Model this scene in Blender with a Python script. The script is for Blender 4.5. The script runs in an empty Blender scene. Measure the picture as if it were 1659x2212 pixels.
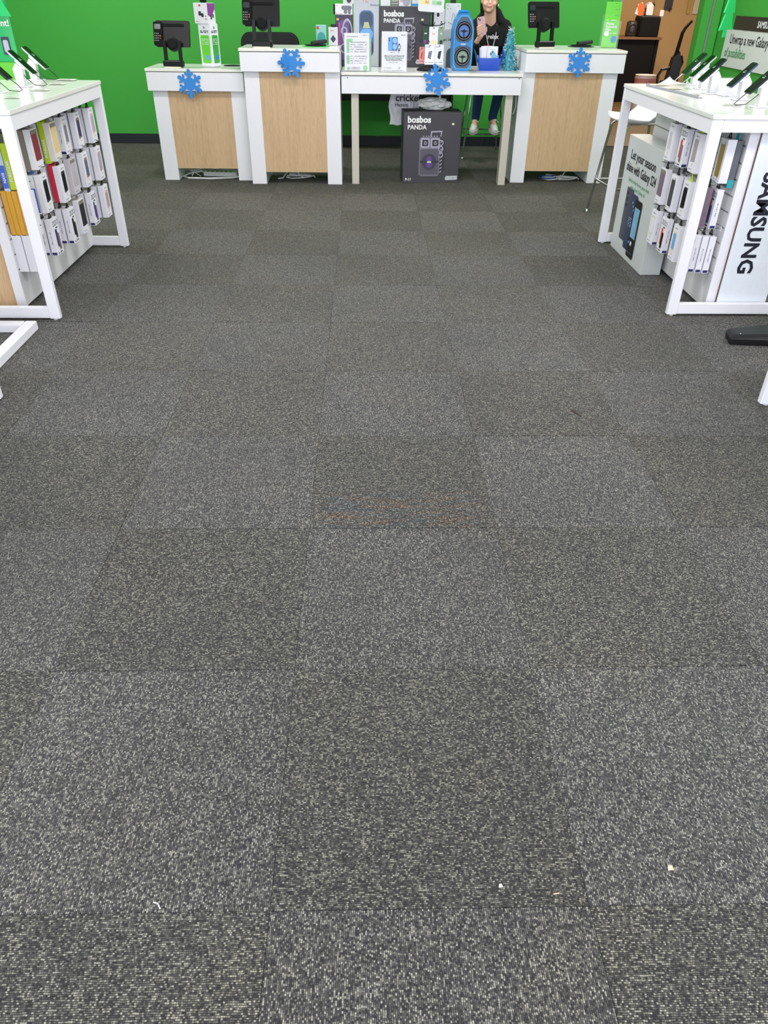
import bpy, bmesh, math, random
from mathutils import Matrix, Vector
PI = math.pi
random.seed(7)
C = bpy.context.scene.collection
SC = bpy.context.scene

# ------------------------------------------------------------------ camera
F_PX, PITCH, YAW, ROLL = 1588.448, 0.614272, 0.029537, 0.013969
CAM = Vector((0.18505, -0.70690, 1.42334))
fw = Vector((math.sin(YAW) * math.cos(PITCH), math.cos(YAW) * math.cos(PITCH), -math.sin(PITCH)))
rt = Vector((math.cos(YAW), -math.sin(YAW), 0))
up = rt.cross(fw)
r2 = rt * math.cos(ROLL) + up * math.sin(ROLL)
u2 = -rt * math.sin(ROLL) + up * math.cos(ROLL)
cd = bpy.data.cameras.new('camera')
cam = bpy.data.objects.new('camera', cd)
C.objects.link(cam)
cd.sensor_fit = 'HORIZONTAL'
cd.sensor_width = 36.0
cd.lens = F_PX / 1659.0 * 36.0
cd.clip_start = 0.02
m = Matrix((r2, u2, -fw)).transposed().to_4x4()
m.translation = CAM
cam.matrix_world = m
SC.camera = cam

# ------------------------------------------------------------------ world, lights, exposure
SC.view_settings.view_transform = 'Standard'
SC.view_settings.look = 'None'
SC.view_settings.gamma = 1.0
SC.view_settings.exposure = 0.0
SC.view_settings.use_curve_mapping = False
wd = bpy.data.worlds.new('world')
SC.world = wd
wd.use_nodes = True
wd.node_tree.nodes['Background'].inputs[0].default_value = (0.84, 0.88, 1.0, 1)
wd.node_tree.nodes['Background'].inputs[1].default_value = 2.6

def area(name, loc, size, sizey, power, col, rot):
    l = bpy.data.lights.new(name, 'AREA')
    l.shape = 'RECTANGLE'; l.size = size; l.size_y = sizey; l.energy = power; l.color = col
    o = bpy.data.objects.new(name, l)
    o.location = loc; o.rotation_euler = rot
    C.objects.link(o)
    return o
# daylight entering through the shop front behind the photographer
area('daylight', (0, -2.05, 1.75), 7.4, 2.3, 200, (0.88, 0.90, 1.0), (math.radians(82), 0, 0))
# fluorescent troffers in the ceiling (fixtures are built further down)
TROFFERS = [(-2.4, 1.6), (0.2, 1.6), (2.8, 1.6), (-2.4, 4.4), (0.2, 4.4), (2.8, 4.4), (-2.4, 7.2), (0.2, 7.2), (2.8, 7.2)]
for i, (x, y) in enumerate(TROFFERS):
    area('troffer_light', (x, y, 2.93), 1.15, 0.55, 36, (1.0, 0.94, 0.985), (0, 0, 0))
area('back_room_light', (4.3, 11.8, 2.4), 0.8, 0.4, 62, (1.0, 0.82, 0.60), (0, 0, 0))

# ------------------------------------------------------------------ materials
def lin(c):
    return tuple(((v / 255) / 12.92 if v / 255 <= .04045 else ((v / 255 + .055) / 1.055) ** 2.4) for v in c) + (1,)
MC = {}
def M(name, rgb, rough=.5, metal=0, var=.05, scale=30, bump=0, emit=0, spec=.5, stretch=None):
    if name in MC: return MC[name]
    mt = bpy.data.materials.new(name); mt.use_nodes = True
    nt = mt.node_tree; b = nt.nodes['Principled BSDF']
    b.inputs['Roughness'].default_value = rough
    b.inputs['Metallic'].default_value = metal
    b.inputs['Specular IOR Level'].default_value = spec
    tc = nt.nodes.new('ShaderNodeTexCoord'); nz = nt.nodes.new('ShaderNodeTexNoise')
    nz.inputs['Scale'].default_value = scale; nz.inputs['Detail'].default_value = 3
    src = tc.outputs['Object']
    if stretch:
        mp = nt.nodes.new('ShaderNodeMapping'); mp.inputs['Scale'].default_value = stretch
        nt.links.new(src, mp.inputs['Vector']); src = mp.outputs['Vector']
    nt.links.new(src, nz.inputs['Vector'])
    mx = nt.nodes.new('ShaderNodeMix'); mx.data_type = 'RGBA'
    c = lin(rgb)
    mx.inputs[6].default_value = tuple(v * (1 - var) for v in c[:3]) + (1,)
    mx.inputs[7].default_value = tuple(min(1, v * (1 + var)) for v in c[:3]) + (1,)
    nt.links.new(nz.outputs['Fac'], mx.inputs[0])
    nt.links.new(mx.outputs[2], b.inputs['Base Color'])
    if bump:
        bp = nt.nodes.new('ShaderNodeBump'); bp.inputs['Strength'].default_value = bump
        bp.inputs['Distance'].default_value = .002
        nt.links.new(nz.outputs['Fac'], bp.inputs['Height']); nt.links.new(bp.outputs[0], b.inputs['Normal'])
    if emit:
        b.inputs['Emission Color'].default_value = c; b.inputs['Emission Strength'].default_value = emit
    MC[name] = mt
    return mt

WHITE = M('white_laminate', (232, 232, 236), .35, var=.015)
WTOP = M('white_worktop', (226, 229, 222), .16, var=.02, spec=.6)
WEDGE = M('cream_edge', (236, 234, 222), .4)
WFRAME = M('white_painted_frame', (234, 234, 238), .4, var=.015)
WCARD = M('white_card', (230, 230, 236), .45, var=.02)
WPANEL = M('white_slatwall', (222, 221, 222), .5, var=.03, scale=6)
GREYC = M('grey_card', (196, 199, 200), .5)
BLACK = M('black_plastic', (12, 12, 14), .4, spec=.3)
BLACKM = M('black_matt', (9, 9, 11), .7, spec=.25)
DGREY = M('dark_grey_card', (62, 60, 66), .5)
CHROME = M('chrome', (200, 200, 200), .18, 1.0, var=.02)
WIRE = M('grey_wire', (120, 122, 120), .4, .6)
BEIGE = M('beige_leg_paint', (196, 190, 176), .5)
GROOVE_SHADOW = M('groove_shadow_grey', (120, 118, 114), .7)
BLUEF = M('blue_foam', (56, 136, 214), .8)
GREEN = M('green_wall_paint', (70, 168, 66), .62, var=.03, scale=3, spec=.3)
LGREEN = M('lime_green_card', (106, 205, 60), .5)
PGREEN = M('pale_green_print', (150, 205, 160), .6)
TREEG = M('bright_green_foam', (40, 200, 110), .7)
BASEB = M('black_vinyl_base', (26, 30, 40), .5)
CEIL = M('ceiling_white', (215, 214, 208), .9, scale=80, bump=.3)
WALLW = M('side_wall_white', (214, 212, 212), .8, var=.02, scale=3)
BEIGEW = M('beige_back_wall', (205, 172, 122), .8, var=.05, scale=2)
BROWNF = M('brown_back_floor', (112, 88, 58), .5, var=.2, scale=5)
DESKW = M('desk_brown', (120, 84, 55), .5)
INK = M('ink_black', (25, 25, 30), .6)
INKG = M('ink_grey', (120, 122, 130), .6)
INKGR = M('ink_green', (60, 150, 90), .6)
WINK = M('ink_white', (240, 240, 240), .5)
SILV = M('print_silver', (176, 172, 190), .5)
SILV2 = M('print_mid_grey', (120, 117, 130), .5)
DARKP = M('print_dark', (45, 43, 52), .5)
VIOL = M('print_violet', (96, 70, 135), .5)
SKIN = M('skin', (226, 178, 155), .5, var=.04, scale=20)
HAIR = M('dark_brown_hair', (38, 26, 24), .5, var=.3, scale=60, stretch=(1, 1, .2))
JACKET = M('black_hoodie_cloth', (17, 17, 21), .9, var=.2, scale=120, bump=.3)
SHIRT = M('black_tee_cloth', (12, 12, 14), .9)
JEANS = M('blue_denim', (40, 62, 110), .85, var=.25, scale=200, bump=.3)
SHOEW = M('white_leather', (225, 220, 220), .45)
PINK = M('pink_phone_case', (216, 176, 184), .4)
LIP = M('lip_pink', (190, 105, 105), .4)
CABLEW = M('white_cable', (226, 226, 224), .4)
CABLEB = M('black_cable', (18, 18, 18), .4)
BLUEP = M('blue_speaker_plastic', (30, 128, 196), .4)
LBLUE = M('light_blue_print', (110, 170, 225), .4)
TEAL = M('teal_print', (50, 150, 150), .5)
ORANGE = M('orange_card', (214, 160, 52), .55, var=.06)
AMBER = M('brown_amber_card', (110, 62, 22), .5)
LIME = M('lime_card', (184, 212, 30), .5)
BLUEC = M('blue_card', (70, 110, 205), .5)
RED = M('red_card', (214, 26, 58), .5)
DRED = M('dark_red_print', (130, 36, 46), .5, var=.25, scale=25)
TAN = M('tan_print', (222, 198, 142), .5)
TAUPE = M('taupe_card', (134, 128, 114), .55)
OLIVE = M('olive_yellow_case', (150, 128, 24), .35, var=.2, scale=20)
TEALT = M('teal_tag', (20, 160, 170), .4)
NAVY = M('navy_print', (30, 36, 90), .5)
MAUVE = M('mauve_print', (122, 104, 118), .5, var=.2, scale=60)
PURP = M('purple_print', (140, 60, 150), .5, var=.3, scale=20)
REDP = M('red_print', (200, 60, 60), .5)
SCREEN = M('dark_glass_screen', (8, 12, 10), .08, spec=.7)
GLASSY = M('glass_grey_window', (150, 150, 158), .12)

def wood_mat():
    mt = bpy.data.materials.new('light_oak_laminate'); mt.use_nodes = True
    nt = mt.node_tree; b = nt.nodes['Principled BSDF']
    tc = nt.nodes.new('ShaderNodeTexCoord'); mp = nt.nodes.new('ShaderNodeMapping')
    mp.inputs['Scale'].default_value = (1, 1, .035)
    n1 = nt.nodes.new('ShaderNodeTexNoise'); n1.inputs['Scale'].default_value = 420; n1.inputs['Detail'].default_value = 4
    n2 = nt.nodes.new('ShaderNodeTexNoise'); n2.inputs['Scale'].default_value = 60; n2.inputs['Detail'].default_value = 2
    nt.links.new(tc.outputs['Object'], mp.inputs[0])
    nt.links.new(mp.outputs[0], n1.inputs[0]); nt.links.new(mp.outputs[0], n2.inputs[0])
    ad = nt.nodes.new('ShaderNodeMath'); ad.operation = 'MULTIPLY_ADD'; ad.inputs[1].default_value = .72
    nt.links.new(n1.outputs[0], ad.inputs[0])
    m2 = nt.nodes.new('ShaderNodeMath'); m2.operation = 'MULTIPLY'; m2.inputs[1].default_value = .28
    nt.links.new(n2.outputs[0], m2.inputs[0]); nt.links.new(m2.outputs[0], ad.inputs[2])
    cr = nt.nodes.new('ShaderNodeValToRGB')
    cr.color_ramp.elements[0].position = .34; cr.color_ramp.elements[0].color = lin((178, 146, 108))
    cr.color_ramp.elements[1].position = .55; cr.color_ramp.elements[1].color = lin((206, 174, 134))
    nt.links.new(ad.outputs[0], cr.inputs[0]); nt.links.new(cr.outputs[0], b.inputs['Base Color'])
    b.inputs['Roughness'].default_value = .5
    return mt
WOOD = wood_mat()

def clear_mat(name, rgb, alpha):
    mt = bpy.data.materials.new(name); mt.use_nodes = True
    nt = mt.node_tree; b = nt.nodes['Principled BSDF']
    tc = nt.nodes.new('ShaderNodeTexCoord'); nz = nt.nodes.new('ShaderNodeTexNoise'); nz.inputs['Scale'].default_value = 12
    nt.links.new(tc.outputs['Object'], nz.inputs[0])
    mr = nt.nodes.new('ShaderNodeMapRange'); mr.inputs[3].default_value = .05; mr.inputs[4].default_value = .14
    nt.links.new(nz.outputs[0], mr.inputs[0]); nt.links.new(mr.outputs[0], b.inputs['Roughness'])
    b.inputs['Base Color'].default_value = lin(rgb)
    b.inputs['Alpha'].default_value = alpha
    return mt
CLEAR = clear_mat('clear_acrylic', (235, 240, 238), .07)
BLUECLR = clear_mat('blue_clear_plastic', (20, 80, 200), .72)
GREENCLR = clear_mat('green_tinted_acrylic', (40, 180, 100), .9)
SHOPGLASS = clear_mat('shop_glass', (235, 245, 245), .06)
BAGM = clear_mat('thin_white_plastic_bag', (236, 238, 236), .88)

def carpet_mat():
    """loop-pile carpet tile: ribs run along local X, each loop its own yarn colour"""
    mt = bpy.data.materials.new('loop_pile_carpet'); mt.use_nodes = True
    nt = mt.node_tree; N = nt.nodes; L = nt.links; b = N['Principled BSDF']
    def math_(op, a=None, bb=None, c=None):
        n = N.new('ShaderNodeMath'); n.operation = op
        for i, v in enumerate((a, bb, c)):
            if v is None: continue
            if isinstance(v, (int, float)): n.inputs[i].default_value = v
            else: L.new(v, n.inputs[i])
        return n.outputs[0]
    tc = N.new('ShaderNodeTexCoord'); oi = N.new('ShaderNodeObjectInfo')
    sp = N.new('ShaderNodeSeparateXYZ'); L.new(tc.outputs['Object'], sp.inputs[0])
    wob = N.new('ShaderNodeTexNoise'); wob.inputs['Scale'].default_value = 60; wob.inputs['Detail'].default_value = 1
    L.new(tc.outputs['Object'], wob.inputs[0])
    yv = math_('MULTIPLY_ADD', wob.outputs[0], .0030, sp.outputs[1])
    v = math_('DIVIDE', yv, .0037)
    row = math_('FLOOR', v)
    wn = N.new('ShaderNodeTexWhiteNoise'); wn.noise_dimensions = '2D'
    cb = N.new('ShaderNodeCombineXYZ'); L.new(row, cb.inputs[0]); L.new(oi.outputs['Random'], cb.inputs[1])
    L.new(cb.outputs[0], wn.inputs[0])
    u = math_('ADD', math_('DIVIDE', sp.outputs[0], .0040), math_('MULTIPLY', wn.outputs[0], 37.0))
    cell = math_('FLOOR', u)
    cb2 = N.new('ShaderNodeCombineXYZ'); L.new(cell, cb2.inputs[0]); L.new(row, cb2.inputs[1]); L.new(math_('MULTIPLY', oi.outputs['Random'], 91.0), cb2.inputs[2])
    wn2 = N.new('ShaderNodeTexWhiteNoise'); wn2.noise_dimensions = '3D'; L.new(cb2.outputs[0], wn2.inputs[0])
    # yarn colour along the rib changes in runs of a few loops
    cb3 = N.new('ShaderNodeCombineXYZ'); L.new(math_('FLOOR', math_('DIVIDE', u, 2.6)), cb3.inputs[0]); L.new(row, cb3.inputs[1]); L.new(math_('MULTIPLY', oi.outputs['Random'], 57.0), cb3.inputs[2])
    wn3 = N.new('ShaderNodeTexWhiteNoise'); wn3.noise_dimensions = '3D'; L.new(cb3.outputs[0], wn3.inputs[0])
    f = math_('MULTIPLY_ADD', wn2.outputs[0], .84, math_('MULTIPLY', wn3.outputs[0], .16))
    cr = N.new('ShaderNodeValToRGB'); e = cr.color_ramp.elements
    e[0].position = .12; e[0].color = lin((42, 42, 43))
    e[1].position = .92; e[1].color = lin((152, 153, 144))
    k = e.new(.36); k.color = lin((66, 67, 67))
    k = e.new(.58); k.color = lin((86, 87, 83))
    k = e.new(.76); k.color = lin((112, 113, 106))
    L.new(f, cr.inputs[0])
    # soft wear and soil clouds in world space
    geo = N.new('ShaderNodeNewGeometry')
    big = N.new('ShaderNodeTexNoise'); big.inputs['Scale'].default_value = 1.3; big.inputs['Detail'].default_value = 4
    L.new(geo.outputs['Position'], big.inputs[0])
    mr = N.new('ShaderNodeMapRange'); mr.inputs[1].default_value = .3; mr.inputs[2].default_value = .7
    mr.inputs[3].default_value = .86; mr.inputs[4].default_value = 1.12
    L.new(big.outputs[0], mr.inputs[0])
    tr = N.new('ShaderNodeMapRange'); tr.inputs[3].default_value = .94; tr.inputs[4].default_value = 1.06
    L.new(oi.outputs['Random'], tr.inputs[0])
    mul = N.new('ShaderNodeVectorMath'); mul.operation = 'SCALE'
    L.new(cr.outputs[0], mul.inputs[0]); L.new(math_('MULTIPLY', mr.outputs[0], tr.outputs[0]), mul.inputs['Scale'])
    # brown soil tint
    b2 = N.new('ShaderNodeTexNoise'); b2.inputs['Scale'].default_value = 2.6; b2.inputs['Detail'].default_value = 5
    L.new(geo.outputs['Position'], b2.inputs[0])
    mr2 = N.new('ShaderNodeMapRange'); mr2.inputs[1].default_value = .5; mr2.inputs[2].default_value = .8; mr2.inputs[4].default_value = .55
    L.new(b2.outputs[0], mr2.inputs[0])
    mx = N.new('ShaderNodeMix'); mx.data_type = 'RGBA'; mx.blend_type = 'MULTIPLY'
    L.new(mr2.outputs[0], mx.inputs[0]); L.new(mul.outputs[0], mx.inputs[6]); mx.inputs[7].default_value = (1.0, .90, .76, 1)
    # brown soil trodden in along the counters
    pz = N.new('ShaderNodeSeparateXYZ'); L.new(geo.outputs['Position'], pz.inputs[0])
    so = N.new('ShaderNodeMapRange'); so.interpolation_type = 'SMOOTHSTEP'
    so.inputs[1].default_value = 3.2; so.inputs[2].default_value = 6.4; so.inputs[4].default_value = .75
    L.new(math_('ADD', pz.outputs[1], math_('MULTIPLY', math_('SUBTRACT', b2.outputs[0], .5), 3.0)), so.inputs[0])
    mx2 = N.new('ShaderNodeMix'); mx2.data_type = 'RGBA'; mx2.blend_type = 'MULTIPLY'
    L.new(so.outputs[0], mx2.inputs[0]); L.new(mx.outputs[2], mx2.inputs[6]); mx2.inputs[7].default_value = (.86, .78, .62, 1)
    # one old spill: blue-grey and rusty streaks along the joint of a tile
    def band(src, a, b_, c, d):
        m1 = N.new('ShaderNodeMapRange'); m1.interpolation_type = 'SMOOTHSTEP'; m1.inputs[1].default_value = a; m1.inputs[2].default_value = b_; L.new(src, m1.inputs[0])
        m2_ = N.new('ShaderNodeMapRange'); m2_.interpolation_type = 'SMOOTHSTEP'; m2_.inputs[1].default_value = d; m2_.inputs[2].default_value = c; L.new(src, m2_.inputs[0])
        return math_('MULTIPLY', m1.outputs[0], m2_.outputs[0])
    mp_ = N.new('ShaderNodeMapping'); mp_.inputs['Scale'].default_value = (5, 30, 1); L.new(geo.outputs['Position'], mp_.inputs[0])
    sn = N.new('ShaderNodeTexNoise'); sn.inputs['Scale'].default_value = 1; L.new(mp_.outputs[0], sn.inputs[0])
    sr = N.new('ShaderNodeValToRGB'); sr.color_ramp.elements[0].position = .42; sr.color_ramp.elements[0].color = (.86, .97, 1.12, 1)
    sr.color_ramp.elements[1].position = .60; sr.color_ramp.elements[1].color = (1.25, .96, .80, 1); L.new(sn.outputs[0], sr.inputs[0])
    st = N.new('ShaderNodeMix'); st.data_type = 'RGBA'; st.blend_type = 'MULTIPLY'; L.new(mx2.outputs[2], st.inputs[6]); L.new(sr.outputs[0], st.inputs[7])
    L.new(math_('MULTIPLY', band(pz.outputs[0], .0, .08, .5, .62), band(pz.outputs[1], 1.215, 1.23, 1.38, 1.46)), st.inputs[0])
    mx2 = st
    # occlusion in the grooves between loops, painted into the yarn colour
    gv = math_('SINE', math_('MULTIPLY', math_('FRACT', v), PI)); gu = math_('SINE', math_('MULTIPLY', math_('FRACT', u), PI))
    gap = math_('MULTIPLY', math_('POWER', gv, .7), math_('MULTIPLY_ADD', math_('POWER', gu, .6), .45, .55))
    sheen_tint = N.new('ShaderNodeMix'); sheen_tint.data_type = 'RGBA'; sheen_tint.blend_type = 'MULTIPLY'; sheen_tint.inputs[0].default_value = 1  # pile sheen by rib direction, multiplied in from the object colour
    L.new(mx2.outputs[2], sheen_tint.inputs[6]); L.new(oi.outputs['Color'], sheen_tint.inputs[7])
    gs = N.new('ShaderNodeVectorMath'); gs.operation = 'SCALE'; L.new(sheen_tint.outputs[2], gs.inputs[0])
    L.new(math_('MULTIPLY_ADD', gap, 1.28, .02), gs.inputs['Scale'])
    L.new(gs.outputs[0], b.inputs['Base Color'])
    b.inputs['Roughness'].default_value = .95
    b.inputs['Specular IOR Level'].default_value = .25
    b.inputs['Sheen Weight'].default_value = .12
    b.inputs['Sheen Roughness'].default_value = .5
    # relief: rounded ribs with loop bumps
    fr = math_('FRACT', v); fu = math_('FRACT', u)
    h1 = math_('SINE', math_('MULTIPLY', fr, PI)); h2 = math_('SINE', math_('MULTIPLY', fu, PI))
    hh = math_('ADD', math_('MULTIPLY', h1, math_('MULTIPLY_ADD', h2, .45, .55)), math_('MULTIPLY', wn2.outputs[0], .35))
    bp = N.new('ShaderNodeBump'); bp.inputs['Strength'].default_value = .85; bp.inputs['Distance'].default_value = .003
    L.new(hh, bp.inputs['Height']); L.new(bp.outputs[0], b.inputs['Normal'])
    return mt
CARPET = carpet_mat()

# ------------------------------------------------------------------ mesh helpers
class MB:
    def __init__(s): s.v = []; s.f = []; s.xf = Matrix()
    def add(s, vs, fs):
        n = len(s.v)
        s.v += [tuple(s.xf @ Vector(p)) for p in vs]
        s.f += [tuple(i + n for i in f) for f in fs]
        return s
    def box(s, x0, x1, y0, y1, z0, z1, c=0):
        """box with optional vertical-edge and top chamfer c"""
        if c <= 0:
            return s.add([(x0, y0, z0), (x1, y0, z0), (x1, y1, z0), (x0, y1, z0), (x0, y0, z1), (x1, y0, z1), (x1, y1, z1), (x0, y1, z1)],
                         [(0, 3, 2, 1), (4, 5, 6, 7), (0, 1, 5, 4), (1, 2, 6, 5), (2, 3, 7, 6), (3, 0, 4, 7)])
        def ring(z, i):
            a, b_, d, e = x0 + i, x1 - i, y0 + i, y1 - i
            k = c
            return [(a + k, d, z), (b_ - k, d, z), (b_, d + k, z), (b_, e - k, z), (b_ - k, e, z), (a + k, e, z), (a, e - k, z), (a, d + k, z)]
        vs = ring(z0, c * .6) + ring(z0 + c * .6, 0) + ring(z1 - c * .6, 0) + ring(z1, c * .6)
        fs = [tuple(range(7, -1, -1)), tuple(range(24, 32))]
        for r in range(3):
            for i in range(8):
                j = (i + 1) % 8
                fs.append((r * 8 + i, r * 8 + j, r * 8 + 8 + j, r * 8 + 8 + i))
        return s.add(vs, fs)
    def prism(s, poly, t0, t1, axis='y'):
        """extrude a polygon (a,b); axis y: (a,b)->(x,z); axis z: ->(x,y); axis x: ->(y,z)"""
        n = len(poly)
        def p3(a, b_, t):
            return {'y': (a, t, b_), 'z': (a, b_, t), 'x': (t, a, b_)}[axis]
        vs = [p3(a, b_, t0) for a, b_ in poly] + [p3(a, b_, t1) for a, b_ in poly]
        fs = [tuple(range(n)), tuple(range(2 * n - 1, n - 1, -1))]
        fs += [(i, (i + 1) % n, n + (i + 1) % n, n + i) for i in range(n)]
        return s.add(vs, fs)
    def tube(s, pts, r, n=6, r2=None, closed=False):
        pts = [Vector(p) for p in pts]; m_ = len(pts); rings = []
        ref = None
        for i, p in enumerate(pts):
            if closed: d = pts[(i + 1) % m_] - pts[i - 1]
            else: d = pts[min(i + 1, m_ - 1)] - pts[max(i - 1, 0)]
            d.normalize()
            if ref is None:
                ref = Vector((0, 0, 1)) if abs(d.z) < .9 else Vector((1, 0, 0))
            a = d.cross(ref); 
            if a.length < 1e-4: a = d.cross(Vector((0, 1, .2)))
            a.normalize(); b_ = a.cross(d); ref = b_
            rr = r if r2 is None else r + (r2 - r) * i / (m_ - 1)
            rings.append([p + a * rr * math.cos(2 * PI * k / n) + b_ * rr * math.sin(2 * PI * k / n) for k in range(n)])
        vs = [q for rg in rings for q in rg]; fs = []
        for i in range(m_ if closed else m_ - 1):
            j = (i + 1) % m_
            for k in range(n):
                l = (k + 1) % n
                fs.append((i * n + k, i * n + l, j * n + l, j * n + k))
        if not closed:
            fs.append(tuple(range(n - 1, -1, -1))); fs.append(tuple((m_ - 1) * n + k for k in range(n)))
        return s.add([tuple(q) for q in vs], fs)
    def lathe(s, prof, n=20, axis='z', o=(0, 0, 0)):
        vs = []; fs = []; m_ = len(prof)
        for (r, h) in prof:
            for k in range(n):
                a = 2 * PI * k / n; x, y = r * math.cos(a), r * math.sin(a)
                vs.append({'z': (o[0] + x, o[1] + y, o[2] + h), 'y': (o[0] + x, o[1] + h, o[2] + y), 'x': (o[0] + h, o[1] + x, o[2] + y)}[axis])
        for i in range(m_ - 1):
            for k in range(n):
                l = (k + 1) % n
                fs.append((i * n + k, i * n + l, (i + 1) * n + l, (i + 1) * n + k))
        fs.append(tuple(range(n))); fs.append(tuple((m_ - 1) * n + k for k in range(n)))
        return s.add(vs, fs)
    def disc(s, x, z, r, y0, y1, n=20, sz=1.0):
        return s.prism([(x + r * math.cos(2 * PI * k / n), z + sz * r * math.sin(2 * PI * k / n)) for k in range(n)], y0, y1)
    def ringf(s, x, z, ro, ri, y0, y1, n=24, sz=1.0):
        vs = []; fs = []
        for k in range(n):
            a = 2 * PI * k / n
            for r in (ro, ri):
                for y in (y0, y1): vs.append((x + r * math.cos(a), y, z + sz * r * math.sin(a)))
        for k in range(n):
            i = k * 4; j = ((k + 1) % n) * 4
            fs += [(i, j, j + 2, i + 2), (i + 1, i + 3, j + 3, j + 1), (i, i + 1, j + 1, j), (i + 2, j + 2, j + 3, i + 3)]
        return s.add(vs, fs)
def rrect(x0, x1, z0, z1, r, n=4):
    p = []
    for cx, cz, a0 in ((x1 - r, z0 + r, -PI / 2), (x1 - r, z1 - r, 0), (x0 + r, z1 - r, PI / 2), (x0 + r, z0 + r, PI)):
        for k in range(n + 1):
            a = a0 + PI / 2 * k / n
            p.append((cx + r * math.cos(a), cz + r * math.sin(a)))
    return p
def bx(*a, **k): return MB().box(*a, **k)

MAT_OF = {}
def tag(o, label=None, cat=None, group=None, kind=None):
    if label: o['label'] = label
    if cat: o['category'] = cat
    if group: o['group'] = group
    if kind: o['kind'] = kind
    return o
def mesh_of(name, mb, mat, smooth=False):
    me = bpy.data.meshes.new(name); me.from_pydata(mb.v, [], mb.f)
    bm = bmesh.new(); bm.from_mesh(me); bmesh.ops.recalc_face_normals(bm, faces=bm.faces); bm.to_mesh(me); bm.free()
    me.materials.append(mat)
    if smooth:
        for p in me.polygons: p.use_smooth = True
    return me
def obj(name, mb, mat, parent=None, world=False, smooth=False):
    if world and parent is not None:
        inv = MAT_OF[parent.name].inverted()
        mb.v = [tuple(inv @ Vector(p)) for p in mb.v]
    o = bpy.data.objects.new(name, mesh_of(name, mb, mat, smooth))
    C.objects.link(o)
    if parent: o.parent = parent
    MAT_OF[o.name] = MAT_OF[parent.name].copy() if parent else Matrix()
    return o
def thing(name, label, cat, loc=(0, 0, 0), rz=0, group=None, kind=None):
    o = bpy.data.objects.new(name, None); C.objects.link(o)
    o.location = loc; o.rotation_euler = (0, 0, rz); o.empty_display_size = .05
    MAT_OF[o.name] = Matrix.Translation(loc) @ Matrix.Rotation(rz, 4, 'Z')
    return tag(o, label, cat, group, kind)
def dup(root, loc, rz, label=None, group=None):
    r = root.copy(); C.objects.link(r); r.location = loc; r.rotation_euler = (0, 0, rz)
    if label: r['label'] = label
    if group: r['group'] = group
    for ch in list(root.children):
        c = ch.copy(); C.objects.link(c); c.parent = r
        for g in list(ch.children):
            d = g.copy(); C.objects.link(d); d.parent = c
    MAT_OF[r.name] = Matrix.Translation(loc) @ Matrix.Rotation(rz, 4, 'Z')
    return r
TXT = {}
def letters(s, size, mat, parent, loc, roll=0, align='LEFT', name='lettering', ext=.0004, sx=1.0, base=None, off=0, world=False):
    """flat lettering facing local -Y"""
    key = (s, size, align, ext, off, mat.name)
    if key not in TXT:
        cu = bpy.data.curves.new('text', 'FONT'); cu.body = s; cu.size = size; cu.extrude = ext
        cu.align_x = align; cu.resolution_u = 2; cu.offset = off
        t = bpy.data.objects.new('text', cu); C.objects.link(t)
        dg = bpy.context.evaluated_depsgraph_get(); dg.update()
        me = bpy.data.meshes.new_from_object(t.evaluated_get(dg)); me.name = 'lettering'
        bpy.data.objects.remove(t); bpy.data.curves.remove(cu)
        me.materials.clear(); me.materials.append(mat)
        TXT[key] = me
    o = bpy.data.objects.new(name, TXT[key]); C.objects.link(o); o.parent = parent
    mm = (base or Matrix()) @ Matrix.Translation(loc) @ Matrix.Rotation(PI / 2, 4, 'X') @ Matrix.Rotation(roll, 4, 'Z') @ Matrix.Diagonal((sx, 1, 1, 1))
    o.matrix_basis = mm
    return o
def dashes(mb, x0, x1, z, h, y0, y1, n, seed):
    """a run of little bars that reads as illegible small print"""
    rd = random.Random(seed); w = (x1 - x0) / n
    for i in range(n):
        if rd.random() < .12: continue
        mb.box(x0 + i * w, x0 + i * w + w * (.5 + .4 * rd.random()), y0, y1, z, z + h)

# ------------------------------------------------------------------ room shell
TS = .61
fl = tag(obj('floor', bx(-4.3, 4.3, -2.0, 8.72, -.06, -.007), M('carpet_backing', (40, 40, 42), .9)), kind='structure')
tile_mb = MB().box(-TS / 2 + .0006, TS / 2 - .0006, -TS / 2 + .0006, TS / 2 - .0006, -.007, 0, c=.0009)
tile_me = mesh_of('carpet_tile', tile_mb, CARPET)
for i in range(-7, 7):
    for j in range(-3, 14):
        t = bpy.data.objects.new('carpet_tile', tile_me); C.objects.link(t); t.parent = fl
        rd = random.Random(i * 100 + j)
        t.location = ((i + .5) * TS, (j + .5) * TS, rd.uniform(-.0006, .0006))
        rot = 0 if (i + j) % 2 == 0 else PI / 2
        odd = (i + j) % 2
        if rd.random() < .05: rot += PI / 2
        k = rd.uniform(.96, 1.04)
        t.color = (k * 1.10, k * 1.075, k * 1.05, 1) if odd else (k * .97, k * .94, k * .87, 1)  # quarter-turned tiles coloured lighter, the rest darker, to paint in pile sheen
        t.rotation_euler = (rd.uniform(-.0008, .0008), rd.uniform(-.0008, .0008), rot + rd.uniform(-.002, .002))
last = mesh_of('carpet_tile_cut', MB().box(-TS / 2 + .0006, TS / 2 - .0006, -.03, .03, -.007, 0, c=.0009), CARPET)
for i in range(-7, 7):
    t = bpy.data.objects.new('carpet_tile', last); C.objects.link(t); t.parent = fl
    t.location = ((i + .5) * TS, 8.573, 0)

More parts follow.
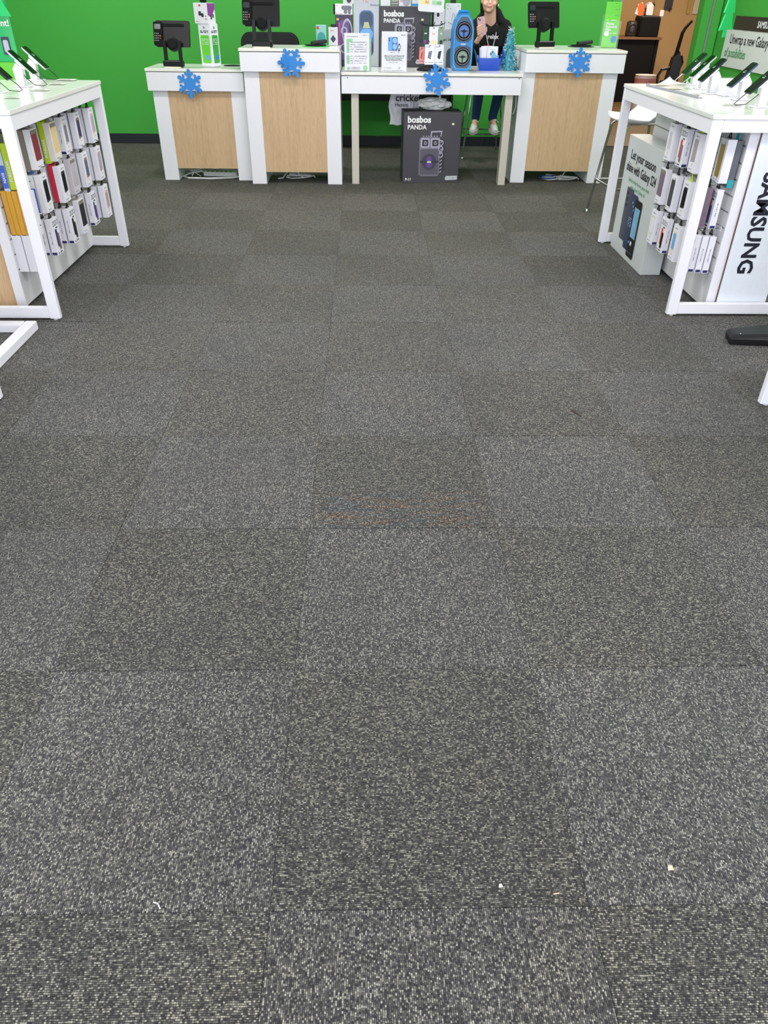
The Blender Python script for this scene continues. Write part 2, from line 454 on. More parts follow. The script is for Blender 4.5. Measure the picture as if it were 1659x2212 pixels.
def struct(name, mb, mat, parent=None):
    o = obj(name, mb, mat, parent)
    return tag(o, kind='structure') if parent is None else o
DX0, DX1 = 2.87, 3.74      # doorway to the back room
wb = struct('wall_back', bx(-3.9, DX0, 8.6, 8.72, 0, 3.0).box(DX1, 3.95, 8.6, 8.72, 0, 3.0).box(DX0, DX1, 8.6, 8.72, 2.2, 3.0), GREEN)
wl = struct('wall_left', bx(-4.02, -3.9, -2.0, 8.72, 0, 3.0), WALLW)
obj('green_paint_panel', bx(-3.9, -3.894, 3.6, 8.6, 0, 3.0), GREEN, wl)
wr = struct('wall_right', bx(3.95, 4.07, -2.0, 8.72, 0, 3.0), WALLW)
obj('green_paint_panel', bx(3.944, 3.95, 3.6, 8.6, 0, 3.0), GREEN, wr)
struct('ceiling', bx(-4.02, 4.07, -2.0, 8.72, 3.0, 3.1), CEIL)
# shop front: low sill, mullions and glass
wf = struct('wall_front', bx(-4.02, 4.07, -2.02, -1.92, 0, .35).box(-4.02, 4.07, -2.02, -1.92, 2.75, 3.0)
            .box(-4.02, -3.8, -2.02, -1.92, .35, 2.75).box(3.85, 4.07, -2.02, -1.92, .35, 2.75), WALLW)
w1 = struct('window_1', bx(-3.8, 3.85, -2.0, -1.94, .35, .41).box(-3.8, 3.85, -2.0, -1.94, 2.69, 2.75), M('aluminium', (170, 172, 174), .35, .8))
for k, x in enumerate((-3.8, -1.9, 0, 1.9, 3.79)):
    obj('mullion', bx(x, x + .06, -2.0, -1.94, .41, 2.69), MC['aluminium'], w1)
for x in (-3.74, -1.84, .06, 1.96):
    obj('pane', bx(x, x + 1.84, -1.975, -1.967, .41, 2.69), SHOPGLASS, w1)
# black vinyl baseboard, laid in lengths with joints
bb = struct('baseboard_back', bx(-3.89, DX0 - .07, 8.585, 8.599, 0, .095), BASEB)
for x in (-3.3, -2.1, -.9, .35, 1.55):
    obj('baseboard_length', bx(x + .003, x + 1.197, 8.578, 8.5848, .002, .1), BASEB, bb)
struct('baseboard_left', bx(-3.899, -3.885, -1.9, 8.58, 0, .1), BASEB)
struct('baseboard_right', bx(3.935, 3.949, -1.9, 8.58, 0, .1), BASEB)
# door casing: metal corner guards and green casing
dr = struct('door_1', bx(DX0 - .02, DX0 + .012, 8.588, 8.73, 0, 2.2), M('door_metal', (150, 156, 150), .4, .5))
obj('casing', bx(DX0 - .1, DX0 - .021, 8.572, 8.599, 0, 2.28), GREEN, dr)
obj('casing', bx(DX1 + .0, DX1 + .085, 8.572, 8.599, 0, 2.28), GREEN, dr)
obj('corner_guard', bx(DX1 + .086, DX1 + .11, 8.56, 8.599, 0, 2.28), MC['door_metal'], dr)
obj('casing', bx(DX1 + .111, DX1 + .19, 8.55, 8.599, 0, 2.28), GREEN, dr)
obj('header', bx(DX0 - .1, DX1 + .085, 8.572, 8.599, 2.281, 2.34), GREEN, dr)
# back room
struct('floor_2', bx(2.3, 6.0, 8.72, 14.2, -.06, -.002), BROWNF)
struct('wall_far', bx(2.3, 6.0, 14.1, 14.2, 0, 2.8), BEIGEW)
struct('wall_far_left', bx(2.2, 2.3, 8.72, 14.2, 0, 2.8), BEIGEW)
struct('wall_far_right', bx(6.0, 6.1, 8.72, 14.2, 0, 2.8), BEIGEW)
struct('ceiling_2', bx(2.2, 6.1, 8.72, 14.2, 2.8, 2.9), CEIL)
# ceiling fixtures
tf = None
for i, (x, y) in enumerate(TROFFERS):
    if tf is None:
        tf = thing('ceiling_light', 'white recessed ceiling light of the shop', 'light', (x, y, 2.94), 0, 'ceiling lights')
        obj('frame', bx(-.62, .62, -.32, -.28, 0, .059).box(-.62, .62, .28, .32, 0, .059).box(-.62, -.58, -.28, .28, 0, .059).box(.58, .62, -.28, .28, 0, .059), WFRAME, tf)
        obj('diffuser', bx(-.579, .579, -.279, .279, .02, .03), M('light_diffuser', (255, 252, 244), .6, emit=2.0), tf)
    else: dup(tf, (x, y, 2.94), 0)
for i, o in enumerate([o for o in C.objects if o.name.startswith('ceiling_light')]):
    o['label'] = 'white recessed ceiling light, %s row from the shop front, %s' % (('first', 'middle', 'last')[i // 3], ('left', 'centre', 'right')[i % 3])

# ------------------------------------------------------------------ checkout counters
def counter(label, x0, x1, y0, H, depth, legd, fx0=None, fx1=None):
    """fascia block from x0..x1 with top, two leg panels and oak front"""
    t = thing('checkout_counter', label, 'counter', (0, 0, 0), 0, 'checkout counters at the back of the shop')
    t.location = ((x0 + x1) / 2, y0 + depth / 2, 0); MAT_OF[t.name] = Matrix.Translation(t.location)
    lx0, lx1 = (fx0 if fx0 is not None else x0 + .03), (fx1 if fx1 is not None else x1 - .03)
    y1 = y0 + depth
    obj('worktop', MB().box(x0 - .003, x1 + .003, y0 - .004, y1, H - .022, H, c=.003), WTOP, t, True)
    obj('edge_strip', bx(x0 - .0035, x1 + .0035, y0 - .0065, y0 - .0045, H - .02, H - .002), WEDGE, t, True)
    obj('shadow_gap', bx(x0 + .006, x1 - .006, y0 + .006, y1 - .006, H - .027, H - .0225), GROOVE_SHADOW, t, True)
    obj('fascia', MB().box(x0, x1, y0, y1, H - .165, H - .0275, c=.002), WHITE, t, True)
    obj('leg_panel', MB().box(lx0, lx0 + .128, y0 + .05, y0 + .05 + legd[0], 0.002, H - .1655, c=.002), WHITE, t, True)
    obj('leg_panel', MB().box(lx1 - .128, lx1, y0 + .05, y0 + .05 + legd[1], 0.002, H - .1655, c=.002), WHITE, t, True)
    obj('oak_front', bx(lx0 + .1285, lx1 - .1285, y0 + .053, y0 + .071, .108, H - .1655), WOOD, t, True)
    obj('bottom_edge', bx(lx0 + .1285, lx1 - .1285, y0 + .054, y0 + .071, .102, .1075), M('oak_edge', (206, 186, 150), .5), t, True)
    obj('back_panel', bx(lx0 + .13, lx1 - .13, y1 - .05, y1 - .03, .35, H - .166), WHITE, t, True)
    return t
counter('low white checkout counter with oak front, leftmost of the row', -1.668, -.850, 6.55, .885, .52, (.25, .40), -1.644, -.846)
counter('tall white checkout counter with oak front, left of the black speaker carton', -.846, -.024, 6.41, 1.045, .53, (.45, .45), -.830, -.024)
counter('tall white checkout counter with oak front, right of the tinsel tree', 1.549, 2.396, 6.55, 1.05, .72, (.66, .55), 1.524, 2.365)

ct = thing('counter_table', 'long white counter table with beige legs holding boxes and signs', 'table', (.75, 6.87, 0))
obj('worktop', MB().box(-.014, 1.519, 6.455, 7.27, .858, .88, c=.003), WTOP, ct, True)
obj('edge_strip', bx(-.014, 1.519, 6.4515, 6.4545, .86, .878), WEDGE, ct, True)
obj('shadow_gap', bx(-.008, 1.512, 6.47, 7.26, .853, .8575), GROOVE_SHADOW, ct, True)
obj('fascia', MB().box(-.014, 1.516, 6.465, 7.26, .722, .8525, c=.002), WHITE, ct, True)
for x in (.067, 1.396):
    obj('leg', MB().box(x, x + .064, 6.50, 6.60, .0, .7215, c=.002), BEIGE, ct, True)
for x, z in ((.04, .84), (1.49, .845)):
    obj('screw', MB().disc(x, z, .004, 6.4625, 6.4645, n=8), INK, ct, True)

# snowflakes of blue foam
def snow_poly(mb, rad, y0, y1, arms=6, a0=PI / 2, bent=None):
    core = rad * .46
    mb.prism([(core * math.cos(a0 + PI / 6 + k * PI / 3), core * math.sin(a0 + PI / 6 + k * PI / 3)) for k in range(6)], y0 - .0012, y1)
    for k in range(arms):
        a = a0 + k * PI / 3; d = (math.cos(a), math.sin(a)); e = (-d[1], d[0])
        def P(r, s): return (d[0] * r + e[0] * s, d[1] * r + e[1] * s)
        def fan(c, r, n, dy):
            c = P(*c); mb.disc(c[0], c[1], r, y0 - dy, y1, n=n)
        mb.prism([P(core * .6, -rad * .14), P(rad * .88, -rad * .10), P(rad * .88, rad * .10), P(core * .6, rad * .14)], y0, y1)
        fan((rad * .88, 0), rad * .135, 14, .0003)
        for sg in (-1, 1):
            mb.prism([P(rad * .48, sg * .02 * rad), P(rad * .60, sg * .28 * rad), P(rad * .74, sg * .25 * rad), P(rad * .64, sg * .02 * rad)][::sg], y0 - .0006, y1)
            fan((rad * .69, sg * .26 * rad), rad * .085, 12, .0009)
def snowflake(label, x, y, z, roll, rad=.112, arms=6, fold=False):
    t = thing('foam_snowflake', label, 'snowflake', (x, y, z), 0, 'blue foam snowflakes on the counters')
    mb = MB(); snow_poly(mb, rad, -.008, -.001, arms, PI / 2 + roll)
    obj('flake', mb, BLUEF, t)
    if fold:
        mb = MB(); mb.xf = Matrix.Translation((-.035, -.018, .012)) @ Matrix.Rotation(.5, 4, 'Z') @ Matrix.Rotation(.4, 4, 'Y')
        mb.prism(rrect(-.05, .028, -.028, .03, .024), -.004, .004)
        mb.disc(.0, -.03, .02, -.006, .004, n=12)
        obj('folded_arm', mb, BLUEF, t)
    return t
snowflake('blue foam snowflake taped to the low left checkout counter', -1.305, 6.546, .775, PI, .108)
snowflake('blue foam snowflake with a folded arm on the counter left of the speaker carton', -.422, 6.402, .945, .5, .112, 6, True)
snowflake('blue foam snowflake on the long counter table below the spinner rack', .792, 6.45, .832, .22, .118)
snowflake('blue foam snowflake on the checkout counter nearest the doorway', 2.0, 6.542, .963, PI, .108)

# ------------------------------------------------------------------ tablet registers
def register(label, loc, rz):
    t = thing('register_tablet', label, 'register', loc, rz, 'tablet registers on the counters')
    # seen from behind: stand in front, tablet tilted back
    obj('base_bar', MB().box(-.085, .085, -.045, .03, 0.001, .05, c=.012), BLACK, t)
    obj('base_plate', MB().box(-.07, .07, -.06, .06, .0, .006), M('cream_plate', (226, 220, 196), .5), t)
    for s in (-1, 1):
        obj('stand_arm', MB().prism([(-.014, .03), (.012, .03), (.022, .19), (.0, .19)], s * .064 - .013, s * .064 + .013, 'x'), BLACK, t)
    q = MB(); q.xf = Matrix.Translation((0, .015, .17)) @ Matrix.Rotation(-.3, 4, 'X')
    q.lathe([(.036, -.01), (.05, 0), (.05, .05), (.046, .055)], 20, 'y', (0, 0, 0)); obj('hub', q, BLACKM, t, smooth=False)
    R_ = Matrix.Translation((0, .06, .235)) @ Matrix.Rotation(-.3, 4, 'X')
    q = MB(); q.xf = R_; q.prism(rrect(-.145, .145, -.095, .1, .012), .0, .022); h = obj('tablet_housing', q, BLACK, t)
    q = MB(); q.xf = R_; q.prism(rrect(-.138, .138, -.088, .093, .006), .0222, .0235); obj('screen', q, SCREEN, t)
    q = MB(); q.xf = R_; q.prism(rrect(-.09, .1, .055, .075, .004), -.006, -.0002); obj('back_ridge', q, BLACKM, t)
    q = MB(); q.xf = R_; q.prism(rrect(-.158, -.085, -.088, .085, .008), -.02, -.0003); cr = obj('card_reader', q, BLACKM, t)
    q = MB(); q.xf = R_; q.prism(rrect(-.148, -.096, .03, .068, .003), -.0215, -.0203); obj('display', q, M('reader_screen', (48, 54, 62), .2), cr)
    q = MB(); q.xf = R_
    for i in range(3):
        for j in range(4): q.disc(-.146 + i * .014, -.002 - j * .017, .0036, -.0225, -.0203, n=8)
    obj('keypad', q, M('key_grey', (190, 192, 192), .5), cr)
    q = MB(); q.xf = R_
    q.disc(-.101, -.019, .005, -.0225, -.0203, n=8).disc(-.101, -.036, .004, -.0225, -.0203, n=8)
    obj('colour_keys', q, M('key_orange', (230, 120, 60), .5), cr)
    return t
register('black tablet register with card reader on the low left counter', (-1.45, 6.70, .885), -.10)
register('black tablet register on the tall counter in front of the office chair', (-.665, 6.56, 1.045), -.06)
register('black tablet register on the right counter beside the green brochure holder', (1.76, 6.90, 1.05), .28)

# office chair behind the middle counter
t = thing('office_chair', 'black office chair with a rounded backrest behind the tall left-middle counter', 'chair', (-.71, 7.55, 0))
q = MB(); q.prism([(-.27, .74)] + [(-.27 + .54 * 0, .98)] + rrect(-.27, .27, .72, 1.105, .09, 6)[7:21] + [(.27, .98), (.27, .74)], 7.5 - 7.55, 7.55 - 7.55)
q = MB().prism(rrect(-.265, .265, .62, 1.105, .085, 6), -.05, -.005)
obj('backrest', q, M('chair_mesh_black', (30, 30, 32), .8, bump=.4, scale=300), t)
obj('back_frame', MB().prism(rrect(-.275, .275, .61, 1.115, .09, 6), -.004, .008), BLACK, t)
obj('seat', MB().box(-.25, .25, .0, .48, .44, .52, c=.03), BLACKM, t)
obj('back_support', bx(-.03, .03, -.02, .03, .4, .7), BLACK, t)
obj('gas_post', MB().lathe([(.03, .09), (.03, .44)], 12, 'z', (0, .24, 0)), BLACK, t)
for k in range(5):
    a = k * 2 * PI / 5 + .3
    obj('base_arm', MB().tube([(0, .24, .1), (.28 * math.cos(a), .24 + .28 * math.sin(a), .07)], .02, 6, .014), BLACK, t)
for k in range(5):
    a = k * 2 * PI / 5 + .3
    obj('caster', MB().lathe([(.027, -.012), (.027, .012)], 12, 'x', (.28 * math.cos(a), .24 + .28 * math.sin(a), .028)), BLACKM, t)

# ------------------------------------------------------------------ things on the counters
def carton(name, label, cat, cx, yfront, z0, w, h, d, mat, rz=0, group=None, dep=.002):
    t = thing(name, label, cat, (cx, yfront, z0), rz, group)
    obj('carton', MB().box(-w / 2, w / 2, 0, d, 0.0005, h, c=dep), mat, t)
    return t
def flat(name, parent, mat, poly, y=-.0012, th=.0009):
    return obj(name, MB().prism(poly, y, y + th), mat, parent)

# tower of two boxes on the low counter
t = thing('product_tower', 'tall white and green prism display on the low left counter', 'display', (-1.13, 6.70, .885), -.42)
obj('tower', MB().box(-.058, .058, -.058, .058, .012, .315, c=.002), WCARD, t)
obj('base_ring', MB().box(-.05, .05, -.05, .05, 0, .0115), GREYC, t)
for s, rr in (('f', 0), ('r', PI / 2)):
    B = Matrix.Rotation(rr, 4, 'Z')
    q = MB(); q.xf = B; q.prism(rrect(-.042, .042, .035, .235, .01), -.0595, -.0583); g = obj('green_print', q, LGREEN if s == 'f' else M('green_print_dark', (50, 160, 60), .5), t)
    q = MB(); q.xf = B
    for k in range(4): dashes(q, -.032, .034, .205 - k * .012, .004, -.0602, -.0596, 9, k)
    obj('small_print', q, WINK, t)
    q = MB(); q.xf = B; q.prism(rrect(-.008, .034, .06, .092, .003), -.0604, -.0596); obj('card_print', q, LBLUE if s == 'f' else M('blue_gem', (50, 120, 200), .4), t)
    q = MB(); q.xf = B; q.ringf(0, .288, .008, .005, -.06, -.0583, n=8); dashes(q, -.04, .04, .252, .006, -.06, -.0583, 8, 5); dashes(q, -.04, .04, .262, .006, -.06, -.0583, 8, 6)
    obj('printed_heading', q, INK, t)
t = thing('gadget_box', 'white cube box with hang tab on top of the tall prism display', 'box', (-1.145, 6.70, 1.2005), -.34)
obj('carton', MB().box(-.063, .063, -.063, .063, 0, .142, c=.0015), WCARD, t)
q = MB().prism(rrect(-.03, .03, .1422, .172, .012), -.003, .001); obj('hang_tab', q, BLACK, t)
q = MB(); q.prism(rrect(-.02, .004, .055, .085, .006), -.0645, -.0633).prism(rrect(.004, .026, .045, .072, .006), -.0645, -.0633); obj('printed_earbuds', q, DARKP, t)
q = MB(); dashes(q, -.052, -.01, .012, .005, -.0643, -.0633, 5, 3); dashes(q, .036, .054, .05, .006, -.0643, -.0633, 1, 2); dashes(q, .036, .054, .03, .006, -.0643, -.0633, 1, 8); q.box(-.012, .004, -.0643, -.0633, .118, .132); obj('small_print', q, REDP, t)
q = MB(); q.xf = Matrix.Rotation(PI / 2, 4, 'Z'); q.prism([(-.06, .14), (.06, .14), (.06, .1), (-.01, .045), (-.06, .06)], -.0645, -.0633); obj('side_artwork', q, PURP, t)
q = MB(); q.xf = Matrix.Rotation(PI / 2, 4, 'Z'); q.prism(rrect(-.02, 0, .03, .058, .006), -.0655, -.0646).prism(rrect(.012, .032, .04, .066, .006), -.0655, -.0646); obj('printed_earbuds', q, DARKP, t)
t = thing('counter_mat', 'flat black round mat on the low counter behind the prism display', 'mat', (-.985, 6.90, .885)); obj('disc', MB().lathe([(.075, 0), (.075, .004)], 24), BLACKM, t)

def terminal(label, loc, rz, mat2):
    t = thing('payment_terminal', label, 'card terminal', loc, rz, 'payment terminals on the tall counters')
    obj('mat', MB().lathe([(.115, 0), (.118, .002), (.115, .004)], 28), mat2, t)
    obj('dish', MB().lathe([(.04, .004), (.095, .010), (.09, .014)], 24), BLACKM, t)
    q = MB(); q.xf = Matrix.Translation((.02, 0, .03)) @ Matrix.Rotation(-.12, 4, 'Y')
    q.box(-.06, .075, -.04, .04, -.012, .014, c=.008); obj('reader', q, BLACK, t)
    return t
terminal('black payment terminal on a green mat on the tall counter beside the teal box', (-.235, 6.74, 1.045), .1, M('green_mat', (56, 190, 70), .6))
terminal('black payment terminal on a dark mat on the counter nearest the doorway', (2.13, 7.08, 1.05), -.1, M('dark_green_mat', (24, 60, 36), .6))

t = carton('teal_box', 'small teal and white box standing on the tall counter', 'box', -.19, 6.86, 1.0455, .088, .15, .05, M('teal_white_card', (140, 195, 190), .5), .08)
flat('printed_disc', t, TEAL, [(p[0], p[1]) for p in [(-.036 + .0, .004)] + [(.036 * math.cos(a), .055 + .045 * math.sin(a)) for a in [PI - k * PI / 10 for k in range(11)]] + [(.036, .004)]][::1], th=.0009)
flat('red_logo', t, REDP, rrect(-.04, -.018, .118, .14, .004))
t = carton('earbud_box', 'small pale grey box with a dark diamond print on the tall counter', 'box', -.088, 6.85, 1.0455, .08, .135, .05, M('pale_card', (206, 208, 214), .5), -.02)
q = MB(); q.prism([(-.0, .022), (.024, .05), (.0, .08), (-.024, .05)], -.0012, -.0003); obj('printed_diamond', q, M('slate_print', (40, 50, 66), .5), t)
q = MB(); dashes(q, -.02, .01, .11, .005, -.0012, -.0003, 4, 1); dashes(q, -.02, .005, .1, .004, -.0012, -.0003, 4, 2); obj('small_print', q, REDP, t)
t = thing('camera_puck', 'small black puck lying on top of the pale grey earbud box', 'gadget', (-.085, 6.875, 1.181)); obj('puck', MB().box(-.022, .022, -.015, .015, 0, .022, c=.006), BLACK, t)

# party speaker box with neon artwork, white headset box and small speaker box above it
t = carton('party_speaker_box', 'dark violet speaker box with neon artwork, left end of the table display', 'box', .003, 7.02, .8805, .15, .385, .16, M('dark_violet_card', (58, 48, 76), .45), 0)
q = MB(); q.prism(rrect(-.045, .045, .05, .35, .04, 5), -.0012, -.0002); obj('printed_speaker', q, M('neon_body', (98, 72, 130), .4), t)
q = MB(); q.ringf(-.0, .27, .03, .02, -.002, -.0013, n=18).ringf(0, .14, .038, .027, -.002, -.0013, n=18); tag(obj('printed_rings', q, SILV, t), kind='stuff')
q = MB(); q.prism(rrect(-.046, -.036, .09, .33, .005), -.002, -.0013); obj('pink_glow_print', q, M('hot_pink_print', (214, 60, 170), .4), t)
q = MB(); q.ringf(.028, .26, .046, .037, -.0021, -.0014, n=20, sz=2.2); obj('printed_handle', q, SILV, t)
flat('gold_badge', t, M('gold_print', (225, 170, 60), .4), rrect(-.065, -.042, .345, .362, .007), y=-.0013)
letters('party', .05, WINK, t, (-.0795, .14, .1), roll=PI / 2, base=Matrix.Rotation(-PI / 2, 4, 'Z') @ Matrix.Translation((.0, 0, 0)), name='side_lettering')
t = carton('headset_box', 'white headset box lying on the dark violet speaker box', 'box', .003, 7.025, 1.2665, .15, .078, .14, WCARD, 0)
q = MB(); q.prism(rrect(-.02, .07, .035, .066, .014), -.0012, -.0002).prism(rrect(.0, .03, .008, .04, .01), -.0014, -.0002).prism(rrect(.036, .062, .005, .04, .01), -.0014, -.0002); obj('printed_headset', q, SILV2, t)
q = MB(); dashes(q, -.07, -.05, .064, .004, -.0012, -.0002, 3, 1); dashes(q, -.07, -.05, .012, .004, -.0012, -.0002, 3, 2); dashes(q, -.07, -.01, .005, .003, -.0012, -.0002, 8, 3); obj('small_print', q, REDP, t)
t = carton('speaker_box', 'white box with dark oval print topmost on the left stack', 'box', .045, 7.03, 1.345, .095, .13, .12, M('white_grey_card', (215, 217, 220), .5), 0)
flat('printed_oval', t, DGREY, [(.004 + .024 * math.cos(a), .042 + .036 * math.sin(a)) for a in [k * PI / 9 for k in range(18)]])
t = thing('black_pouch', 'narrow black pouch standing behind the white headset box', 'pouch', (-.07, 7.1, 1.2665)); obj('pouch', MB().box(-.02, .0, .0, .06, 0, .075, c=.008), BLACK, t)

# tall grey tower-speaker carton
t = carton('tower_speaker_box', 'tall light grey box with blue-violet oval speaker printed on it', 'box', .198, 7.05, .8805, .226, .66, .19, M('silver_card', (190, 192, 200), .42), 0)
flat('printed_panel', t, M('blue_print_body', (66, 112, 160), .4), rrect(-.062, .066, .075, .42, .045, 6))
q = MB().prism(rrect(-.052, .056, .295, .41, .035, 5), -.0022, -.0013); obj('printed_throat', q, M('deep_blue_print', (44, 70, 104), .4, var=.3, scale=18), t)
q = MB().prism([(-.03, .29), (.034, .29), (.02, .335), (-.016, .335)], -.0028, -.0023); obj('printed_horn', q, M('horn_yellow', (186, 186, 140), .4), t)
q = MB().prism(rrect(-.056, .06, .205, .285, .04, 5), -.0022, -.0013); obj('printed_cone', q, LBLUE, t)
q = MB().prism(rrect(-.045, .062, .085, .2, .04, 5), -.0022, -.0013); obj('printed_base_glow', q, M('violet_night_print', (72, 40, 104), .4, var=.5, scale=14), t)
letters('Bluetooth', .022, M('blue_ink', (60, 90, 140), .5), t, (.035, -.0016, .452))
q = MB(); dashes(q, -.03, .02, .478, .004, -.0014, -.0004, 7, 4); q.box(-.03, -.022, -.0014, -.0004, .49, .52).box(-.008, .0, -.0014, -.0004, .49, .512); obj('small_print', q, REDP, t)

# speaker cartons (two of the same design)
def speaker_carton(label, loc, rz, w, h, d, sc=1.0):
    t = thing('speaker_carton', label, 'box', loc, rz, 'black party speaker cartons')
    obj('carton', MB().box(-w / 2, w / 2, 0, d, .0005, h, c=.003), DGREY, t)
    obj('taped_seam', bx(-w / 2 + .01, w / 2 - .01, d * .42, d * .56, h, h + .0012), BLACKM, t)
    letters('bosbos', .072 * sc, WINK, t, (-w / 2 + .035, -.002, h - .082 * sc), off=.0026, ext=.0006)
    letters('PANDA', .05 * sc, WINK, t, (-w / 2 + .035, -.002, h - .135 * sc), off=.0012, ext=.0006)
    letters('P-11', .03 * sc, WINK, t, (-w / 2 + .025, -.002, .022), off=.0008, ext=.0006)
    def S(poly): return [(a * sc, b_ * sc) for a, b_ in poly]
    cx = .02
    q = MB().prism(S(rrect(cx - .13, cx + .055, .06, .38, .022, 4)), -.0012, -.0003); art = obj('printed_speaker', q, SILV2, t)
    q = MB().prism(S([(cx + .056, .062), (cx + .10, .11), (cx + .10, .34), (cx + .056, .378)]), -.0012, -.0003); obj('printed_side', q, DARKP, art)
    q = MB()
    for a in (-.078, .012):
        q.prism(S(rrect(cx + a - .04, cx + a + .038, .295, .372, .012, 3)), -.0019, -.0013)
    obj('printed_horn', q, SILV, art)
    q = MB()
    for a in (-.078, .012):
        q.prism(S(rrect(cx + a - .028, cx + a + .026, .307, .36, .005, 2)), -.0024, -.0020)
    obj('printed_throat', q, DARKP, art)
    q = MB()
    for a in (-.078, .012): q.ringf((cx + a) * sc, .333 * sc, .012 * sc, .007 * sc, -.0029, -.0025, n=12, sz=1.3)
    obj('printed_ring', q, SILV, art)
    q = MB().prism(S(rrect(cx - .122, cx + .047, .072, .283, .01, 3)), -.0019, -.0013); obj('printed_grille', q, M('print_grille', (88, 85, 96), .5), art)
    q = MB().disc((cx - .038) * sc, .178 * sc, .068 * sc, -.0024, -.0020, n=24); obj('printed_woofer', q, M('print_woofer', (62, 58, 74), .5), art)
    q = MB().disc((cx - .038) * sc, .178 * sc, .03 * sc, -.0029, -.0025, n=20, sz=1.6); obj('printed_glow', q, VIOL, art)
    q = MB().prism(S(rrect(cx - .122, cx + .047, .172, .188, .002, 2)), -.0034, -.0030).prism(S(rrect(cx - .055, cx - .02, .172, .186, .002, 2)), -.0036, -.0034); obj('printed_bar', q, DARKP, art)
    q = MB().prism(S(rrect(cx - .056, cx - .021, .173, .184, .002, 2)), -.0040, -.0036); obj('printed_badge', q, WINK, art)
    q = MB()
    for k in range(9): q.prism(S([(cx + .06, .085 + k * .031), (cx + .078, .098 + k * .031), (cx + .078, .106 + k * .031), (cx + .06, .096 + k * .031)]), -.0019, -.0013)
    for k in range(3): q.ringf((cx + .062) * sc, (.335 - k * .05) * sc, .024 * sc, .017 * sc, -.0019, -.0013, n=14)
    obj('printed_ribs', q, SILV, art)
    q = MB().prism(S([(cx - .035, .382), (cx - .03, .428), (cx + .07, .432), (cx + .062, .385), (cx + .055, .385), (cx + .06, .421), (cx - .022, .418), (cx - .026, .382)]), -.0012, -.0003); obj('printed_handle', q, SILV, art)
    q = MB()
    for k in range(6): q.box((cx - .1 + k * .024) * sc, (cx - .092 + k * .024) * sc, -.0012, -.0003, .382 * sc, .392 * sc)
    obj('printed_knobs', q, SILV, art)
    q = MB().prism([(w / 2 - .125, .035), (w / 2 - .115, .025), (w / 2 - .012, .03), (w / 2 - .012, .062), (w / 2 - .115, .06)], -.0012, -.0003); lb = obj('corner_label', q, GREYC, t)
    q = MB(); dashes(q, w / 2 - .11, w / 2 - .02, .04, .007, -.0018, -.0013, 12, 9); obj('label_print', q, INKG, lb)
    flat('price_sticker', t, M('sticker_cream', (240, 232, 190), .5), rrect(w / 2 - .085, w / 2 - .065, h - .1, h - .085, .001))
    q = MB(); q.prism(rrect(.1, .14, h * .55, h * .66, .015), -w / 2 - .0012, -w / 2 - .0003, 'x'); obj('hand_hole', q, BLACKM, t)
    return t
speaker_carton('large black speaker carton standing on the carpet under the counter table', (.782, 6.565, 0), .04, .515, .578, .26)
speaker_carton('black speaker carton on the counter table behind the blue phone sign', (.54, 7.03, .8805), 0, .45, .45, .2, .86)

# smaller boxes on top of the rear speaker carton
z2 = .8805 + .452
t = carton('white_gadget_box', 'plain white box left on top of the rear speaker carton', 'box', .365, 7.05, z2, .085, .14, .12, WCARD)
t = carton('clear_blister_pack', 'blister pack with striped chargers on the rear speaker carton', 'box', .447, 7.06, z2, .062, .13, .08, M('clear_grey_card', (176, 170, 160), .3))
q = MB();
for k in range(4): q.box(-.028, .028, -.0012, -.0002, .008 + k * .018, .014 + k * .018)
obj('printed_bands', q, DARKP, t)
t = carton('robot_toy_box', 'white box with a rounded silver figure print on the rear speaker carton', 'box', .535, 7.05, z2, .105, .14, .1, WCARD)
flat('printed_figure', t, SILV, [(.012 + .034 * math.cos(a), .045 + .045 * math.sin(a)) for a in [k * PI / 9 for k in range(18)]])
flat('pink_print', t, PINK, rrect(-.045, -.02, .03, .11, .005))
t = carton('blue_white_box', 'small white and blue box at right on the rear speaker carton', 'box', .625, 7.06, z2, .06, .13, .08, WCARD)
flat('blue_band', t, M('sky_blue', (40, 150, 230), .5), rrect(-.029, .029, .004, .02, .001))

# sign holders on the counter table
def stand_sign(name, label, x0, x1, y, z0, h, mat):
    t = thing(name, label, 'sign', ((x0 + x1) / 2, y, z0)); w = x1 - x0
    obj('acrylic_holder', MB().box(-w / 2 - .008, w / 2 + .008, .004, .007, 0, h * .86).box(-w / 2 - .008, w / 2 + .008, -.045, .004, 0, .004), CLEAR, t)
    obj('paper', MB().box(-w / 2, w / 2, -.0022, .003, .0045, h), mat, t)
    return t, w
sg, w = stand_sign('pricing_sign', 'white and green pricing sheet in a clear holder, left end of the table', .015, .222, 6.55, .8805, .272, WCARD)
q = MB().prism(rrect(-.085, -.035, .212, .232, .003), -.0078, -.0063).prism(rrect(-.085, -.063, .135, .211, .003), -.0078, -.0063).prism(rrect(-.085, -.062, .055, .115, .003), -.0078, -.0063).prism(rrect(-.085, -.06, .012, .03, .002), -.0078, -.0063); obj('green_blocks', q, PGREEN, sg)
q = MB().disc(.07, .025, .02, -.0078, -.0063, n=20); obj('green_seal', q, PGREEN, sg)
q = MB()
for r in range(10):
    z = .207 - r * .0165
    if r == 5: continue
    dashes(q, -.05, .085, z, .0035, -.0078, -.0063, 14, r)
dashes(q, -.085, .02, .246, .004, -.0078, -.0063, 14, 77); dashes(q, .05, .085, .256, .004, -.0078, -.0063, 5, 78)
for r in range(4): dashes(q, -.05, .03, .03 - r * .006, .002, -.0078, -.0063, 9, 90 + r)
obj('table_print', q, INKG, sg)
gs = thing('green_backing_card', 'pale green sheet standing right behind the pricing sign', 'sign', (.135, 6.60, .8805)); obj('card', MB().box(-.115, .105, 0, .002, 0, .235), PGREEN, gs)
